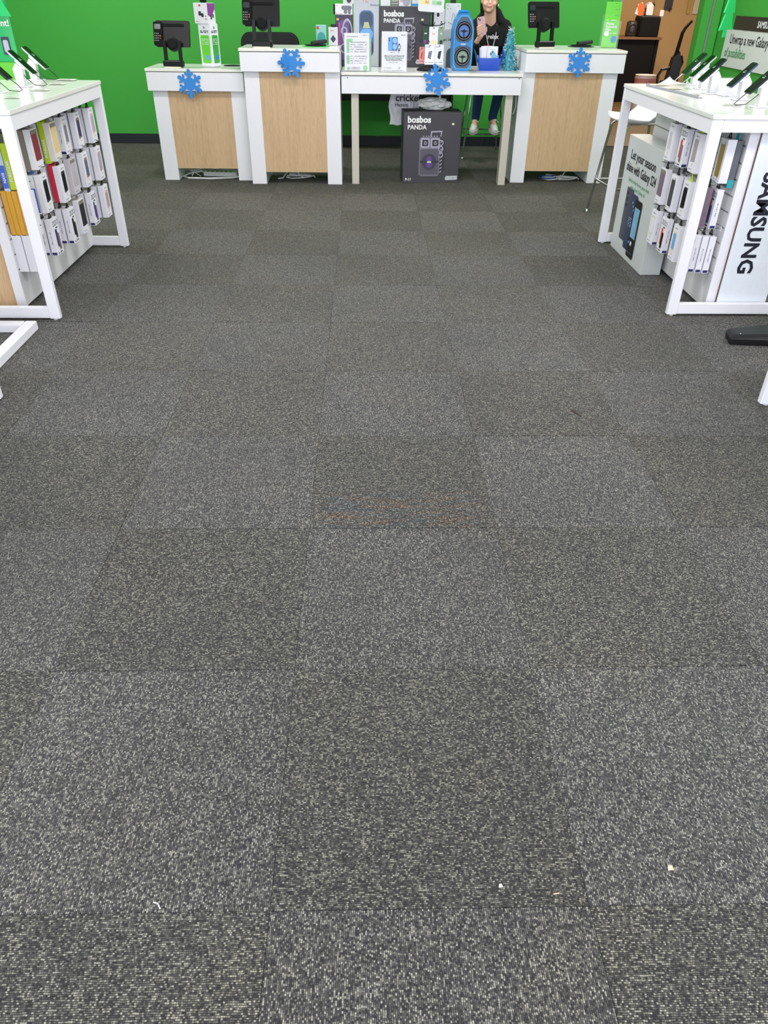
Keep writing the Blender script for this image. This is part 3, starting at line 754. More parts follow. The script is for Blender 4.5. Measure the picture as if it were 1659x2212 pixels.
sg, w = stand_sign('phone_offer_sign', 'white sign with a blue phone and watch on the counter table', .325, .535, 6.50, .8805, .288, WCARD)
q = MB().prism(rrect(-.052, -.018, .155, .25, .006), -.008, -.0063); obj('printed_phone_back', q, LBLUE, sg)
q = MB().prism(rrect(-.02, .026, .155, .25, .007), -.0086, -.0064); ph = obj('printed_phone_front', q, M('mid_blue', (64, 116, 190), .3), sg)
q = MB().disc(.003, .225, .019, -.0092, -.0087, n=18).disc(.003, .182, .019, -.0092, -.0087, n=18); obj('printed_petal', q, M('sky_print', (130, 190, 240), .3), ph)
q = MB().disc(-.042, .238, .005, -.0088, -.0081, n=10).disc(-.042, .225, .005, -.0088, -.0081, n=10); obj('printed_lens', q, DARKP, sg)
q = MB().ringf(.04, .18, .013, .010, -.008, -.0063, n=16, sz=1.2).box(.034, .046, -.008, -.0063, .196, .204).box(.034, .046, -.008, -.0063, .152, .162); obj('printed_watch', q, INK, sg)
for k, (s_, z, sz) in enumerate((('iPhone 16 and Watch SE', .112, .0165), ('$0 with financing and a', .098, .0165), ('Smart Payment Plan.', .084, .0165))):
    letters(s_, sz, INK if k != 1 else INKGR, sg, (0, -.0075, z), align='CENTER')
q = MB()
dashes(q, -.03, .0, .14, .004, -.008, -.0063, 5, 3); dashes(q, .03, .05, .14, .004, -.008, -.0063, 3, 4)
dashes(q, -.09, .09, .012, .003, -.008, -.0063, 26, 5); dashes(q, -.09, -.02, .03, .003, -.008, -.0063, 10, 6); dashes(q, -.04, .03, .07, .003, -.008, -.0063, 9, 7); dashes(q, .055, .09, .262, .005, -.008, -.0063, 5, 8)
q.ringf(.045, .032, .007, .005, -.008, -.0063, n=12)
obj('small_print', q, INKG, sg)

# spinner rack with sign card
t = thing('spinner_rack', 'black countertop spinner rack with two tiers of curled arms', 'rack', (.755, 6.72, .8805))
obj('base', MB().lathe([(.118, 0), (.122, .006), (.10, .02), (.05, .036), (.02, .045)], 32), BLACK, t, smooth=True)
obj('pole', MB().tube([(0, 0, .04), (0, 0, .40)], .008, 8), BLACK, t)
for tz in (.2, .325):
    for k in range(6):
        a = k * PI / 3 + .26
        d = Vector((math.cos(a), math.sin(a), 0))
        obj('arm', MB().tube([Vector((0, 0, tz)), d * .05 + Vector((0, 0, tz)), d * .09 + Vector((0, 0, tz + .006)), d * .115 + Vector((0, 0, tz + .02))], .003, 5), BLACK, t)
obj('clamp', MB().box(-.012, .012, -.004, .004, .40, .44).box(-.034, .034, -.009, -.001, .425, .447), BLACK, t)
t = thing('price_card', 'white rounded card with coloured price boxes clamped above the spinner rack', 'sign', (.735, 6.705, 1.30))
q = MB(); q.xf = Matrix.Rotation(.05, 4, 'Y'); q.prism(rrect(-.108, .108, .0, .3, .018, 4), -.0015, .001); obj('card', q, WCARD, t)
cols = (PINK, LBLUE, M('cream_yellow', (238, 226, 160), .5), M('mint', (170, 214, 170), .5), M('salmon', (236, 160, 130), .5), M('lilac', (190, 170, 220), .5))
for k in range(8):
    q = MB(); q.xf = Matrix.Rotation(.05, 4, 'Y'); c_, r_ = k % 2, k // 2
    q.prism(rrect(-.095 + c_ * .1, -.012 + c_ * .1, .05 + r_ * .042, .08 + r_ * .042, .006), -.003, -.0016); b_ = obj('price_box', q, cols[(k + 2) % 6], t)
    q = MB(); q.xf = Matrix.Rotation(.05, 4, 'Y'); dashes(q, -.05 + c_ * .1, -.02 + c_ * .1, .058 + r_ * .042, .006, -.0038, -.0031, 4, k); dashes(q, -.05 + c_ * .1, -.02 + c_ * .1, .068 + r_ * .042, .006, -.0038, -.0031, 4, k + 9); obj('price_print', q, INKGR if k % 2 else REDP, b_)
def packet(label, x, y, z, w, h, d, rz, mat, art, artmat):
    t = thing('accessory_packet', label, 'packet', (x, y, z), rz, 'accessory packets on the spinner rack')
    q = MB().prism(rrect(-w / 2, w / 2, -h, 0, .006, 3), -d, 0); obj('card', q, mat, t)
    q = MB().prism([(-.01, -.012), (.01, -.012), (0, -.004)], -d - .0008, -d); obj('hang_hole', q, INK, t)
    if art == 'disc':
        q = MB().disc(0, -h * .66, w * .3, -d - .006, -d, n=20); obj('grip_disc', q, artmat, t)
        q = MB(); dashes(q, -.012, .012, -h * .32, .008, -d - .0008, -d, 3, 5); obj('small_print', q, WINK if mat != WCARD else M('gold_print', (225, 170, 60), .4), t)
    else:
        q = MB(); q.prism([(-w * .1, -h * .35), (w * .25, -h * .3), (w * .1, -h * .75), (-w * .2, -h * .65)], -d - .001, -d); obj('printed_gadget', q, artmat, t)
        q = MB(); dashes(q, -w * .42, w * .42, -h + .014, .005, -d - .0008, -d, 8, 6); dashes(q, -w * .42, w * .2, -.02, .005, -d - .0008, -d, 4, 7); obj('small_print', q, M('blue_ink', (60, 90, 140), .5), t)
    return t
packet('green packet with violet phone grip, upper left of the spinner', .70, 6.675, 1.20, .05, .165, .004, -.45, M('dark_green_card', (46, 80, 58), .5), 'disc', PURP)
packet('white packet with a cream phone grip, upper front of the spinner', .762, 6.63, 1.20, .075, .17, .004, 0, WCARD, 'disc', M('cream_grip', (238, 220, 176), .4))
packet('pale green packet with dark grip, upper right of the spinner', .825, 6.66, 1.20, .05, .165, .004, .6, M('grey_green_card', (150, 172, 150), .5), 'disc', M('moss_grip', (70, 90, 60), .4))
packet('pink cable packet, lower left of the spinner', .672, 6.66, 1.055, .045, .12, .006, -.5, M('pink_red_card', (226, 140, 136), .5), 'bar', REDP)
packet('white packet with grey adapter print, lower front of the spinner', .735, 6.625, 1.075, .085, .145, .01, -.05, WCARD, 'bar', SILV2)
packet('white packet with dark charger print, lower right of the spinner', .815, 6.635, 1.075, .075, .145, .01, .12, WCARD, 'bar', M('slate_print', (40, 50, 66), .5))

# white and grey boxes at the right of the display
t = carton('wireless_speaker_box', 'light grey box with a dark arched speaker print behind the blue speaker', 'box', .93, 7.00, .8805, .185, .285, .16, M('light_grey_card', (200, 202, 206), .5))
q = MB().prism([(-.05 + .03, .002), (.088, .002)] + [(.034 + .054 * math.cos(a), .12 + .035 * math.sin(a)) for a in [k * PI / 10 for k in range(11)]], -.0012, -.0003)
q = MB().prism([(-.02, .004), (.088, .004)] + [(.034 + .054 * math.cos(a), .11 + .045 * math.sin(a)) for a in [k * PI / 10 for k in range(11)]], -.0012, -.0003); obj('printed_speaker', q, M('speaker_charcoal', (70, 74, 80), .5), t)
q = MB().disc(.03, .085, .014, -.002, -.0013, n=14); obj('printed_driver', q, SILV2, t)
letters('Sonic 24', .026, INK, t, (-.075, -.0015, .205), off=.0003)
t = carton('charging_stand_box', 'white box with line drawing and black hang tab above the blue speaker', 'box', .957, 7.02, .8805 + .2865, .128, .192, .07, WCARD)
q = MB().prism(rrect(-.028, .022, .1925, .218, .01), .03, .034); obj('hang_tab', q, BLACK, t)
q = MB().tube([(-.045, -.001, .06), (-.01, -.001, .042), (.03, -.001, .05), (.045, -.001, .075)], .002, 5).tube([(-.012, -.001, .07), (0, -.001, .125)], .0015, 5).tube([(.02, -.001, .07), (.008, -.001, .12)], .0015, 5); obj('printed_drawing', q, SILV2, t)
q = MB(); dashes(q, -.055, -.02, .15, .005, -.0012, -.0002, 4, 2); dashes(q, -.055, -.045, .175, .006, -.0012, -.0002, 1, 3); dashes(q, .035, .05, .172, .005, -.0012, -.0002, 2, 3); obj('small_print', q, INKG, t)
t = carton('watch_charger_box', 'narrow white box with black oval print behind the spinner rack', 'box', .842, 7.08, .8805 + .2865, .095, .15, .07, WCARD)
flat('printed_oval', t, INK, [(-.012 + .012 * math.cos(a), .108 + .016 * math.sin(a)) for a in [k * PI / 8 for k in range(16)]])
q = MB(); dashes(q, .015, .04, .12, .005, -.0012, -.0002, 3, 2); dashes(q, .01, .035, .04, .005, -.0012, -.0002, 3, 3); q.disc(.02, .055, .006, -.0012, -.0002, n=10); obj('small_print', q, INK, t)
t = carton('slim_accessory_box', 'slim white box low between the spinner and the grey speaker box', 'box', .862, 6.90, .8805, .05, .09, .05, M('white_grey_card', (215, 217, 220), .5))
q = MB()
for k in range(3): q.prism(rrect(-.02 + k * .014, -.009 + k * .014, .055, .08, .003), -.0012, -.0002)
obj('printed_swatches', q, INKG, t)

# blue portable speaker
t = thing('portable_speaker', 'bright blue tower speaker with two round drivers on the counter table', 'speaker', (1.022, 6.70, .8805), .05)
prof = [(-.06, .0), (.06, .0), (.082, .03), (.086, .08), (.088, .30), (.07, .37), (.045, .40), (.03, .413), (-.03, .413), (-.045, .40), (-.07, .37), (-.088, .30), (-.086, .08), (-.082, .03)]
obj('body', MB().prism(prof, 0, .13), BLUEP, t)
obj('face_ring', MB().prism([(a * .9, .012 + b_ * .94) for a, b_ in prof], -.006, -.0002), M('light_blue_trim', (70, 170, 230), .35), t)
obj('face_plate', MB().prism([(a * .82, .02 + b_ * .9) for a, b_ in prof], -.010, -.0062), M('slate_blue_plate', (66, 84, 110), .4), t)
obj('badge_plate', MB().prism([(-.07, .165), (-.04, .185), (.04, .185), (.07, .165), (.07, .235), (.04, .21), (-.04, .21), (-.07, .235)], -.0145, -.0105), BLUEP, t)
for z, cm in ((.29, M('cone_blue', (66, 116, 190), .35)), (.105, M('cone_grey_green', (128, 150, 132), .35))):
    d_ = obj('driver_surround', MB().ringf(0, z, .068, .044, -.019, -.0102, n=28), BLACKM, t)
    obj('driver_ring', MB().ringf(0, z, .061, .056, -.021, -.0192, n=28), SILV2, d_)
    obj('driver_cone', MB().disc(0, z, .0435, -.0125, -.0102, n=28), cm, d_)
    obj('driver_bar', MB().box(-.03, .03, -.016, -.0127, z - .004, z + .004).disc(0, z, .012, -.018, -.0127, n=14).box(-.004, .004, -.016, -.0127, z - .04, z), BLACK, d_)
obj('badge', MB().prism(rrect(-.02, .02, .189, .203, .004), -.016, -.0147), SILV, t)
obj('carry_handle', MB().tube([(-.05, .065, .395), (-.035, .065, .425), (.035, .065, .425), (.05, .065, .395)], .012, 8), BLUEP, t)

# blue bin with boxed phones
t = thing('plastic_bin', 'clear blue plastic bin holding white phone boxes', 'bin', (1.268, 6.80, .8805))
def bin_wall(q, zs):
    pass
q = MB()
q.prism([(-.085, .0), (.085, .0), (.085, .004), (-.085, .004)], -.05, .06)
q.add([(-.085, -.05, 0), (.085, -.05, 0), (.1, -.062, .095), (-.1, -.062, .095), (-.085, -.047, 0), (.085, -.047, 0), (.1, -.059, .095), (-.1, -.059, .095)], [(0, 1, 2, 3), (7, 6, 5, 4), (3, 2, 6, 7)])
q.add([(-.085, .06, 0), (.085, .06, 0), (.1, .072, .11), (-.1, .072, .11), (-.085, .057, 0), (.085, .057, 0), (.1, .069, .11), (-.1, .069, .11)], [(0, 1, 2, 3), (7, 6, 5, 4), (3, 2, 6, 7)])
for s in (-1, 1):
    q.add([(s * .085, -.05, 0), (s * .085, .06, 0), (s * .13, .072, .16), (s * .122, -.06, .13), (s * .082, -.05, 0), (s * .082, .06, 0), (s * .127, .072, .16), (s * .119, -.06, .13)], [(0, 1, 2, 3), (7, 6, 5, 4), (3, 2, 6, 7), (0, 3, 7, 4)])
obj('bin', q, BLUECLR, t)
def phone_box(label, x, y, tilt, w=.09, h=.175, d=.016):
    t = thing('phone_box', label, 'box', (x, y, .8855), 0, 'white phone boxes in the blue bin')
    q = MB(); q.xf = Matrix.Rotation(-.08, 4, 'X') @ Matrix.Rotation(tilt, 4, 'Y'); q.box(-w / 2, w / 2, 0, d, .0, h, c=.0012); obj('carton', q, WCARD, t)
    return t, q.xf
t, X_ = phone_box('white phone box with a tilted light blue phone print, front of the bin', 1.29, 6.775, .03)
q = MB(); q.xf = X_ @ Matrix.Translation((.012, 0, .105)) @ Matrix.Rotation(-.7, 4, 'Y'); q.prism(rrect(-.022, .022, -.055, .04, .01), -.0012, -.0002); pp = obj('printed_phone', q, M('pale_blue_phone', (120, 178, 200), .35), t)
q = MB(); q.xf = X_ @ Matrix.Translation((.012, 0, .105)) @ Matrix.Rotation(-.7, 4, 'Y'); q.disc(-.01, .025, .006, -.002, -.0013, n=10).disc(.008, .028, .006, -.002, -.0013, n=10); obj('printed_lens', q, DARKP, pp)
q = MB(); q.xf = X_; dashes(q, -.04, .02, .15, .003, -.0012, -.0002, 10, 4); dashes(q, -.038, -.028, .162, .005, -.0012, -.0002, 1, 3); q.box(-.04, .02, -.0012, -.0002, .02, .024); obj('small_print', q, INKG, t)
phone_box('plain white phone box second from the front of the bin', 1.247, 6.798, -.04)
phone_box('plain white phone box at the left back of the bin', 1.232, 6.82, -.06, .075, .165)

# tinsel tree
t = thing('tinsel_tree', 'small turquoise tinsel cone tree at the right end of the table', 'ornament', (1.452, 6.86, .8815))
H = .31
obj('cone', MB().lathe([(.07, 0), (.068, .01), (.043, .13), (.022, .26), (.004, .30)], 20), M('turquoise_foil', (70, 160, 175), .4, .2, var=.4, scale=80), t)
mats_t = (M('tinsel_aqua', (120, 210, 220), .3, .25, var=.2), M('tinsel_silver', (225, 242, 240), .2, .4, var=.1), M('tinsel_teal', (40, 140, 160), .3, .3, var=.2))
rd = random.Random(3)
for mi, mt_ in enumerate(mats_t):
    q = MB()
    for k in range(430):
        h = rd.random() ** 1.25 * .285; a = rd.uniform(0, 2 * PI); r = .073 * (1 - h / .31) + .003
        p = Vector((r * math.cos(a), r * math.sin(a), h))
        d = Vector((math.cos(a) + rd.uniform(-.8, .8), math.sin(a) + rd.uniform(-.8, .8), rd.uniform(-.9, .7))).normalized()
        s_ = d.cross(Vector((rd.uniform(-1, 1), rd.uniform(-1, 1), rd.uniform(-1, 1)))).normalized() * .0030
        L_ = rd.uniform(.010, .024)
        e_ = p + d * L_
        q.add([tuple(p - s_), tuple(p + s_), tuple(e_ + s_ + Vector((0, 0, -.002))), tuple(e_ - s_ + Vector((0, 0, -.002)))], [(0, 1, 2, 3)])
    o = obj('tinsel', q, mt_, t); tag(o, kind='stuff')
q = MB()
for k in range(14):
    a = k * 2 * PI / 14; q.tube([(0, 0, .295), (.03 * math.cos(a), .03 * math.sin(a), .305 + .018 * math.sin(k * 2.3))], .0016, 4)
obj('top_burst', q, mats_t[1], t)

# brochure holder
t = thing('brochure_holder', 'lime green brochures in a clear holder on the right counter', 'brochures', (2.335, 6.93, 1.0505), -.08)
obj('acrylic_holder', MB().box(-.075, .075, -.03, -.027, 0, .2).box(-.075, .075, .05, .053, 0, .25).box(-.075, -.072, -.03, .05, 0, .2).box(.072, .075, -.03, .05, 0, .2).box(-.075, .075, -.03, .053, 0, .003), CLEAR, t)
for k in range(3):
    q = MB(); q.xf = Matrix.Rotation(-.1, 4, 'X'); q.prism(rrect(-.066 + k * .004, .066 + k * .003, .004, .25 + k * .045, .002, 1), -.018 + k * .018, -.012 + k * .018); b_ = obj('brochure', q, M('lime_print', (110, 214, 60), .5), t)
    q = MB(); q.xf = Matrix.Rotation(-.1, 4, 'X'); dashes(q, .02, .06, .235 + k * .045, .005, -.0188 + k * .018, -.0181 + k * .018, 3, k); obj('brochure_print', q, INKGR, b_)
BB = Matrix.Rotation(-.1, 4, 'X')
for k, s_ in enumerate(('Phone', 'Payment', 'Plan')):
    letters(s_, .027, WINK, t, (-.05, -.0322, .168 - k * .021), off=.0007, base=BB)
q = MB(); q.xf = BB; q.disc(-.036, .105, .02, -.0325, -.031, n=18); obj('white_seal', q, WINK, t)
q = MB(); q.xf = BB; q.disc(.03, .065, .024, -.0325, -.031, n=18); obj('blue_globe', q, M('globe_blue', (40, 130, 210), .4), t)
q = MB(); q.xf = BB; dashes(q, -.01, .05, .105, .005, -.0325, -.031, 6, 4); dashes(q, -.05, .04, .2, .005, -.0325, -.031, 7, 4); obj('small_print', q, WINK, t)

# cables below the counters
def coil(mb, cx, cy, z, rx, ry, turns, r, seed):
    rd = random.Random(seed); pts = []
    n = int(turns * 14)
    for k in range(n):
        a = k * 2 * PI / 14
        f = 1 - .35 * k / n
        pts.append((cx + rx * f * math.cos(a) + rd.uniform(-.01, .01), cy + ry * f * math.sin(a) + rd.uniform(-.01, .01), z + .004 + .010 * (k / 14) + .006 * math.sin(a * 1.3)))
    mb.tube(pts, r, 5)
t = thing('power_strip', 'white power strip on the carpet under the low left counter', 'power strip', (-1.17, 6.80, 0), -.08)
obj('strip', MB().box(-.16, .16, -.028, .028, .001, .04, c=.006), CABLEW, t)
q = MB()
for k in range(6): q.box(-.13 + k * .042, -.105 + k * .042, -.012, .012, .0402, .0412)
obj('socket', q, INK, t)
t = tag(obj('cable', MB().tube([(-.99, 6.72, .012), (-1.05, 6.70, .007), (-1.25, 6.66, .007), (-1.45, 6.68, .007), (-1.51, 6.74, .007), (-1.47, 6.80, .02), (-1.35, 6.82, .04), (-1.335, 6.815, .03)], .0075, 6), CABLEW), 'thick white cable looping out of the power strip', 'cable', 'white cables under the counters')
t = tag(obj('cable', MB().tube([(-1.42, 6.7, .02), (-1.4, 6.74, .06), (-1.3, 6.88, .06), (-1.2, 6.88, .05)], .005, 5).tube([(-1.40, 6.75, .06), (-1.45, 6.80, .05), (-1.34, 6.70, .02)], .004, 5), CABLEW), 'thin white cable standing up left of the power strip', 'cable', 'white cables under the counters')
q = MB(); coil(q, -.42, 6.75, 0.002, .14, .07, 3, .006, 1); q.tube([(-.62, 6.66, .01), (-.58, 6.7, .008), (-.55, 6.78, .04), (-.54, 6.8, .12)], .007, 5).tube([(-.46, 6.76, .12), (-.43, 6.70, .04), (-.38, 6.68, .012)], .006, 5)
tag(obj('cable', q, CABLEW), 'tangled white cables under the tall counter left of the speaker carton', 'cable', 'white cables under the counters')
q = MB(); coil(q, 1.97, 6.78, 0.002, .12, .07, 3, .007, 2); coil(q, 2.1, 6.74, 0.004, .1, .03, 3, .006, 5); q.tube([(2.02, 6.7, .03), (2.08, 6.75, .1), (2.07, 6.8, .14)], .006, 5)
tag(obj('cable', q, CABLEW), 'coiled white cables under the counter nearest the doorway', 'cable', 'white cables under the counters')
q = MB(); coil(q, 1.93, 6.78, 0.01, .1, .07, 2, .005, 7)
tag(obj('cable', q, M('blue_cable', (40, 90, 160), .4)), 'thin blue network cable in the coil under the right counter', 'cable')
q = MB(); q.tube([(1.475, 6.62, .72), (1.46, 6.61, .66), (1.465, 6.61, .58), (1.495, 6.61, .565), (1.51, 6.61, .62), (1.505, 6.62, .72)], .004, 5)
tag(obj('cable', q, M('grey_white_cable', (190, 195, 190), .4)), 'white cable loop hanging beside the right beige table leg', 'cable')

# things under the table and behind it
t = thing('wall_shelf', 'low black shelf fixed to the green back wall behind the table', 'shelf', (.5, 8.4, 0))
obj('shelf_board', MB().box(-1.1, .60, -.2, .18, .49, .545, c=.004), BLACKM, t)
obj('lower_box', MB().box(.18, .58, -.18, .17, .40, .4899, c=.004), DGREY, t)
obj('end_panel', bx(.585, .62, -.2, .18, .33, .56), BLACK, t)
# plastic shopping bag hanging under the tabletop
t = thing('shopping_bag', 'white plastic shopping bag with black lettering hanging behind the carton', 'bag', (.545, 6.93, 0))
q = MB()
cols_, rows_ = 14, 8
for side in (0, 1):
    vs = []
    for j in range(rows_ + 1):
        z = .43 + j * .036
        for i in range(cols_ + 1):
            u_ = i / cols_; x = -.135 + .27 * u_ + .01 * math.sin(j * 1.1) * (1 - u_)
            bul = .03 * math.sin(PI * u_) * (1 - .5 * j / rows_) + .004 * math.sin(i * 2.1 + j)
            vs.append((x, (-bul if side == 0 else bul), z + .004 * math.sin(i * 1.3)))
    fs = [(j * (cols_ + 1) + i, j * (cols_ + 1) + i + 1, (j + 1) * (cols_ + 1) + i + 1, (j + 1) * (cols_ + 1) + i) for j in range(rows_) for i in range(cols_)]
    q.add(vs, fs)
obj('bag_body', q, WCARD, t)
letters('cricket', .085, INK, t, (-.085, -.040, .625), off=.001)
letters('Hessin', .045, INK, t, (-.09, -.040, .582))
# translucent bag on the carton
t = thing('plastic_bag', 'crumpled translucent bag resting on top of the floor carton', 'bag', (.80, 6.70, .581))
bm_ = bmesh.new(); bmesh.ops.create_icosphere(bm_, subdivisions=4, radius=1)
rd = random.Random(2)
import mathutils
for v in bm_.verts:
    p = v.co.copy(); n = mathutils.noise.noise(p * 2.6) * .22 + mathutils.noise.noise(p * 7) * .08
    p *= (1 + n); v.co = Vector((p.x * .145, p.y * .075, max(0.001, .045 + p.z * .05)))
me = bpy.data.meshes.new('bag'); bm_.to_mesh(me); bm_.free(); me.materials.append(BAGM)
o = bpy.data.objects.new('bag_body', me); C.objects.link(o); o.parent = t
obj('bag_knot', MB().tube([(.04, 0, .085), (.05, 0, .105), (.045, 0, .125)], .012, 7, .004), BAGM, t)

# ------------------------------------------------------------------ bar stools
def stool(label, loc, rz):
    t = thing('bar_stool', label, 'stool', loc, rz, 'white shell bar stools with chrome legs')
    # shell: seat and low back from a curved sheet
    n, m_ = 12, 14; vs = []; rows = []
    for j in range(m_ + 1):
        s_ = j / m_
        if s_ < .55: y, z = -.2 + s_ / .55 * .36, .70 - .02 * math.sin(s_ / .55 * PI)
        else:
            k = (s_ - .55) / .45; y, z = .16 + .07 * k + .05 * math.sin(k * PI / 2), .70 + .22 * k ** 1.1
        hw = .20 if s_ < .6 else .20 - .05 * (s_ - .6) / .4
        if s_ < .1: hw = .13 + .7 * s_
        for i in range(n + 1):
            u_ = -1 + 2 * i / n
            rows.append((u_ * hw, y - (.05 * u_ * u_ if s_ > .6 else 0), z + (.03 + .15 * max(0, min(1, (s_ - .3) / .25)) * (1 - max(0, (s_ - .55) / .45))) * abs(u_) ** 5))
    N_ = (n + 1) * (m_ + 1)
    vs = rows + [(a, b_ + .004, c_ - .012) for a, b_, c_ in rows]
    fs = []
    for j in range(m_):
        for i in range(n):
            a = j * (n + 1) + i; fs.append((a, a + 1, a + n + 2, a + n + 1)); fs.append((N_ + a, N_ + a + n + 1, N_ + a + n + 2, N_ + a + 1))
    edge = [i for i in range(n + 1)] + [(j) * (n + 1) + n for j in range(1, m_ + 1)] + [m_ * (n + 1) + i for i in range(n - 1, -1, -1)] + [j * (n + 1) for j in range(m_ - 1, 0, -1)]
    for a, b_ in zip(edge, edge[1:] + edge[:1]): fs.append((a, b_, N_ + b_, N_ + a))
    obj('seat_shell', MB().add(vs, fs), WHITE, t, smooth=True)
    for sx in (-1, 1):
        for sy in (-1, 1):
            obj('leg', MB().tube([(sx * .13, sy * .12, .675), (sx * .15, sy * .15, .64), (sx * .21, sy * .21, .02)], .0095, 8), CHROME, t)
    for sx in (-1, 1):
        for sy in (-1, 1):
            obj('foot_glide', MB().lathe([(.014, 0), (.016, .006), (.012, .022)], 10, 'z', (sx * .212, sy * .212, 0)), CHROME, t)
    k = .19
    obj('footrest', MB().tube([(-k, -k, .25), (k, -k, .25), (k, k, .25), (-k, k, .25)], .009, 8, closed=True), CHROME, t)
    obj('seat_ring', MB().tube([(-.13, -.12, .674), (.13, -.12, .674), (.13, .12, .674), (-.13, .12, .674)], .008, 8, closed=True), CHROME, t)
    return t
st = stool('white shell bar stool with chrome legs behind the right display table', (2.20, 5.32, 0), -PI / 2 + .08)
her = dup(st, (1.42, 8.0, 0), 0.0, 'chrome bar stool that the woman sits on'); her.scale = (1, 1, .93)
# ------------------------------------------------------------------ display tables
def display_table(label, sgn, xi, xo, y0, y1, rack=None, endmat=None, loc=None, H=.975):
    """sgn +1: aisle side is +X (left table). xi aisle x, xo far x"""
    t = thing('display_table', label, 'table', ((xi + xo) / 2, (y0 + y1) / 2, 0), 0, 'white display tables with phones')
    a, b_ = min(xi, xo), max(xi, xo)
    obj('table_top', MB().box(a - .004, b_ + .004, y0 - .004, y1 + .004, H - .02, H, c=.003), WTOP, t, True)
    obj('edge_strip', bx(a - .0045, b_ + .0045, y0 - .0065, y0 - .0045, H - .018, H - .002), WEDGE, t, True)
    lw, ld = .055, .032
    for x in (a, b_ - lw):
        for y in (y0, y1 - ld):
            obj('leg', MB().box(x, x + lw, y, y + ld, .008, H - .0205, c=.003), WFRAME, t, True)
    for y in (y0, y1 - ld):
        obj('apron', MB().box(a + lw + .0005, b_ - lw - .0005, y + .002, y + ld, H - .075, H - .0205), WFRAME, t, True)
    for x in (a + .004, b_ - .024):
        obj('apron', bx(x, x + .02, y0 + ld + .0005, y1 - ld - .0005, H - .085, H - .0205), WFRAME, t, True)
    for y in (y0, y1 - ld):
        obj('bottom_rail', MB().box(a + lw + .0005, b_ - lw - .0005, y, y + ld, .012, .068, c=.003), WFRAME, t, True)
    for y in (y0 + .016, y1 - .016):
        for x in (a + .03, b_ - .03):
            obj('foot', MB().lathe([(.012, 0), (.012, .011)], 10, 'z', (x, y, 0)), CABLEW, t, True)
    if rack:
        xf, xb, ry0, ry1 = rack       # slat face x, back x
        c0, c1 = (xf - .006 * sgn, xb)
        core = obj('rack_core', bx(min(c0, c1), max(c0, c1), ry0, ry1, .02, H - .022), M('rack_core_grey', (150, 148, 142), .6), t, True)  # core greyer than the slats, so the grooves read dark
        obj('back_board', bx(min(xb, xb - .004 * sgn), max(xb, xb - .004 * sgn), ry0, ry1, .02, H - .022), WPANEL, t, True)
        z = .02; pitch = .0775
        obj('bottom_board', bx(min(xf, c0), max(xf, c0), ry0, ry1, .02, .205), WPANEL, core, True)
        for k in range(9):
            z0_ = .212 + k * pitch
            obj('slat', bx(min(xf, c0), max(xf, c0), ry0, ry1, z0_, min(z0_ + pitch - .008, H - .0235)), WPANEL, core, True)
        q = bx(min(xf, xf - .05 * sgn), max(xf, xf - .05 * sgn), ry0 - .014, ry0 - .0005, .004, H - .024)
        obj('end_stile', q, WFRAME, core, True)
        q = bx(min(xb + .04 * sgn, xb), max(xb + .04 * sgn, xb), ry0 - .014, ry0 - .0005, .004, H - .024)
        obj('end_stile', q, WFRAME, core, True)
        c0, c1 = xf - .051 * sgn, xb + .041 * sgn
        obj('end_panel', bx(min(c0, c1), max(c0, c1), ry0 - .008, ry0 - .0005, .004, H - .024), endmat or WOOD, core, True)
    return t
display_table('white display table of phones at left with accessory rack below', 1, -1.415, -2.06, 3.065, 4.455, (-1.645, -1.86, 3.24, 4.44), WOOD)
display_table('white display table of phones at right with tall dark lettering below', -1, 1.828, 2.44, 3.16, 4.62, (2.055, 2.36, 3.24, 4.58), M('brown_end_panel', (150, 122, 96), .6))
display_table('nearest white display table at the right edge of the picture', -1, 1.868, 2.48, .75, 2.12)
display_table('nearest white display table at the left edge of the picture', 1, -1.352, -1.97, .75, 2.16)

# vertical word sign on the right table's end
t = thing('word_sign', 'white panel with black lettering running downwards on right table end', 'sign', (2.243, 3.205, 0))
obj('panel', MB().box(-.137, .132, 0, .006, .036, .93), M('gloss_white_sign', (226, 233, 238), .15), t)
letters('SAMSUNG', .110, M('ink_navy_black', (18, 22, 40), .4), t, (-.072, -.0012, .215), roll=-PI / 2, align='RIGHT', off=.003, ext=.0008)
q = MB().disc(.105, .66 + .06, .018, -.0012, -.0002, n=14); obj('green_dot', q, LIME, t)

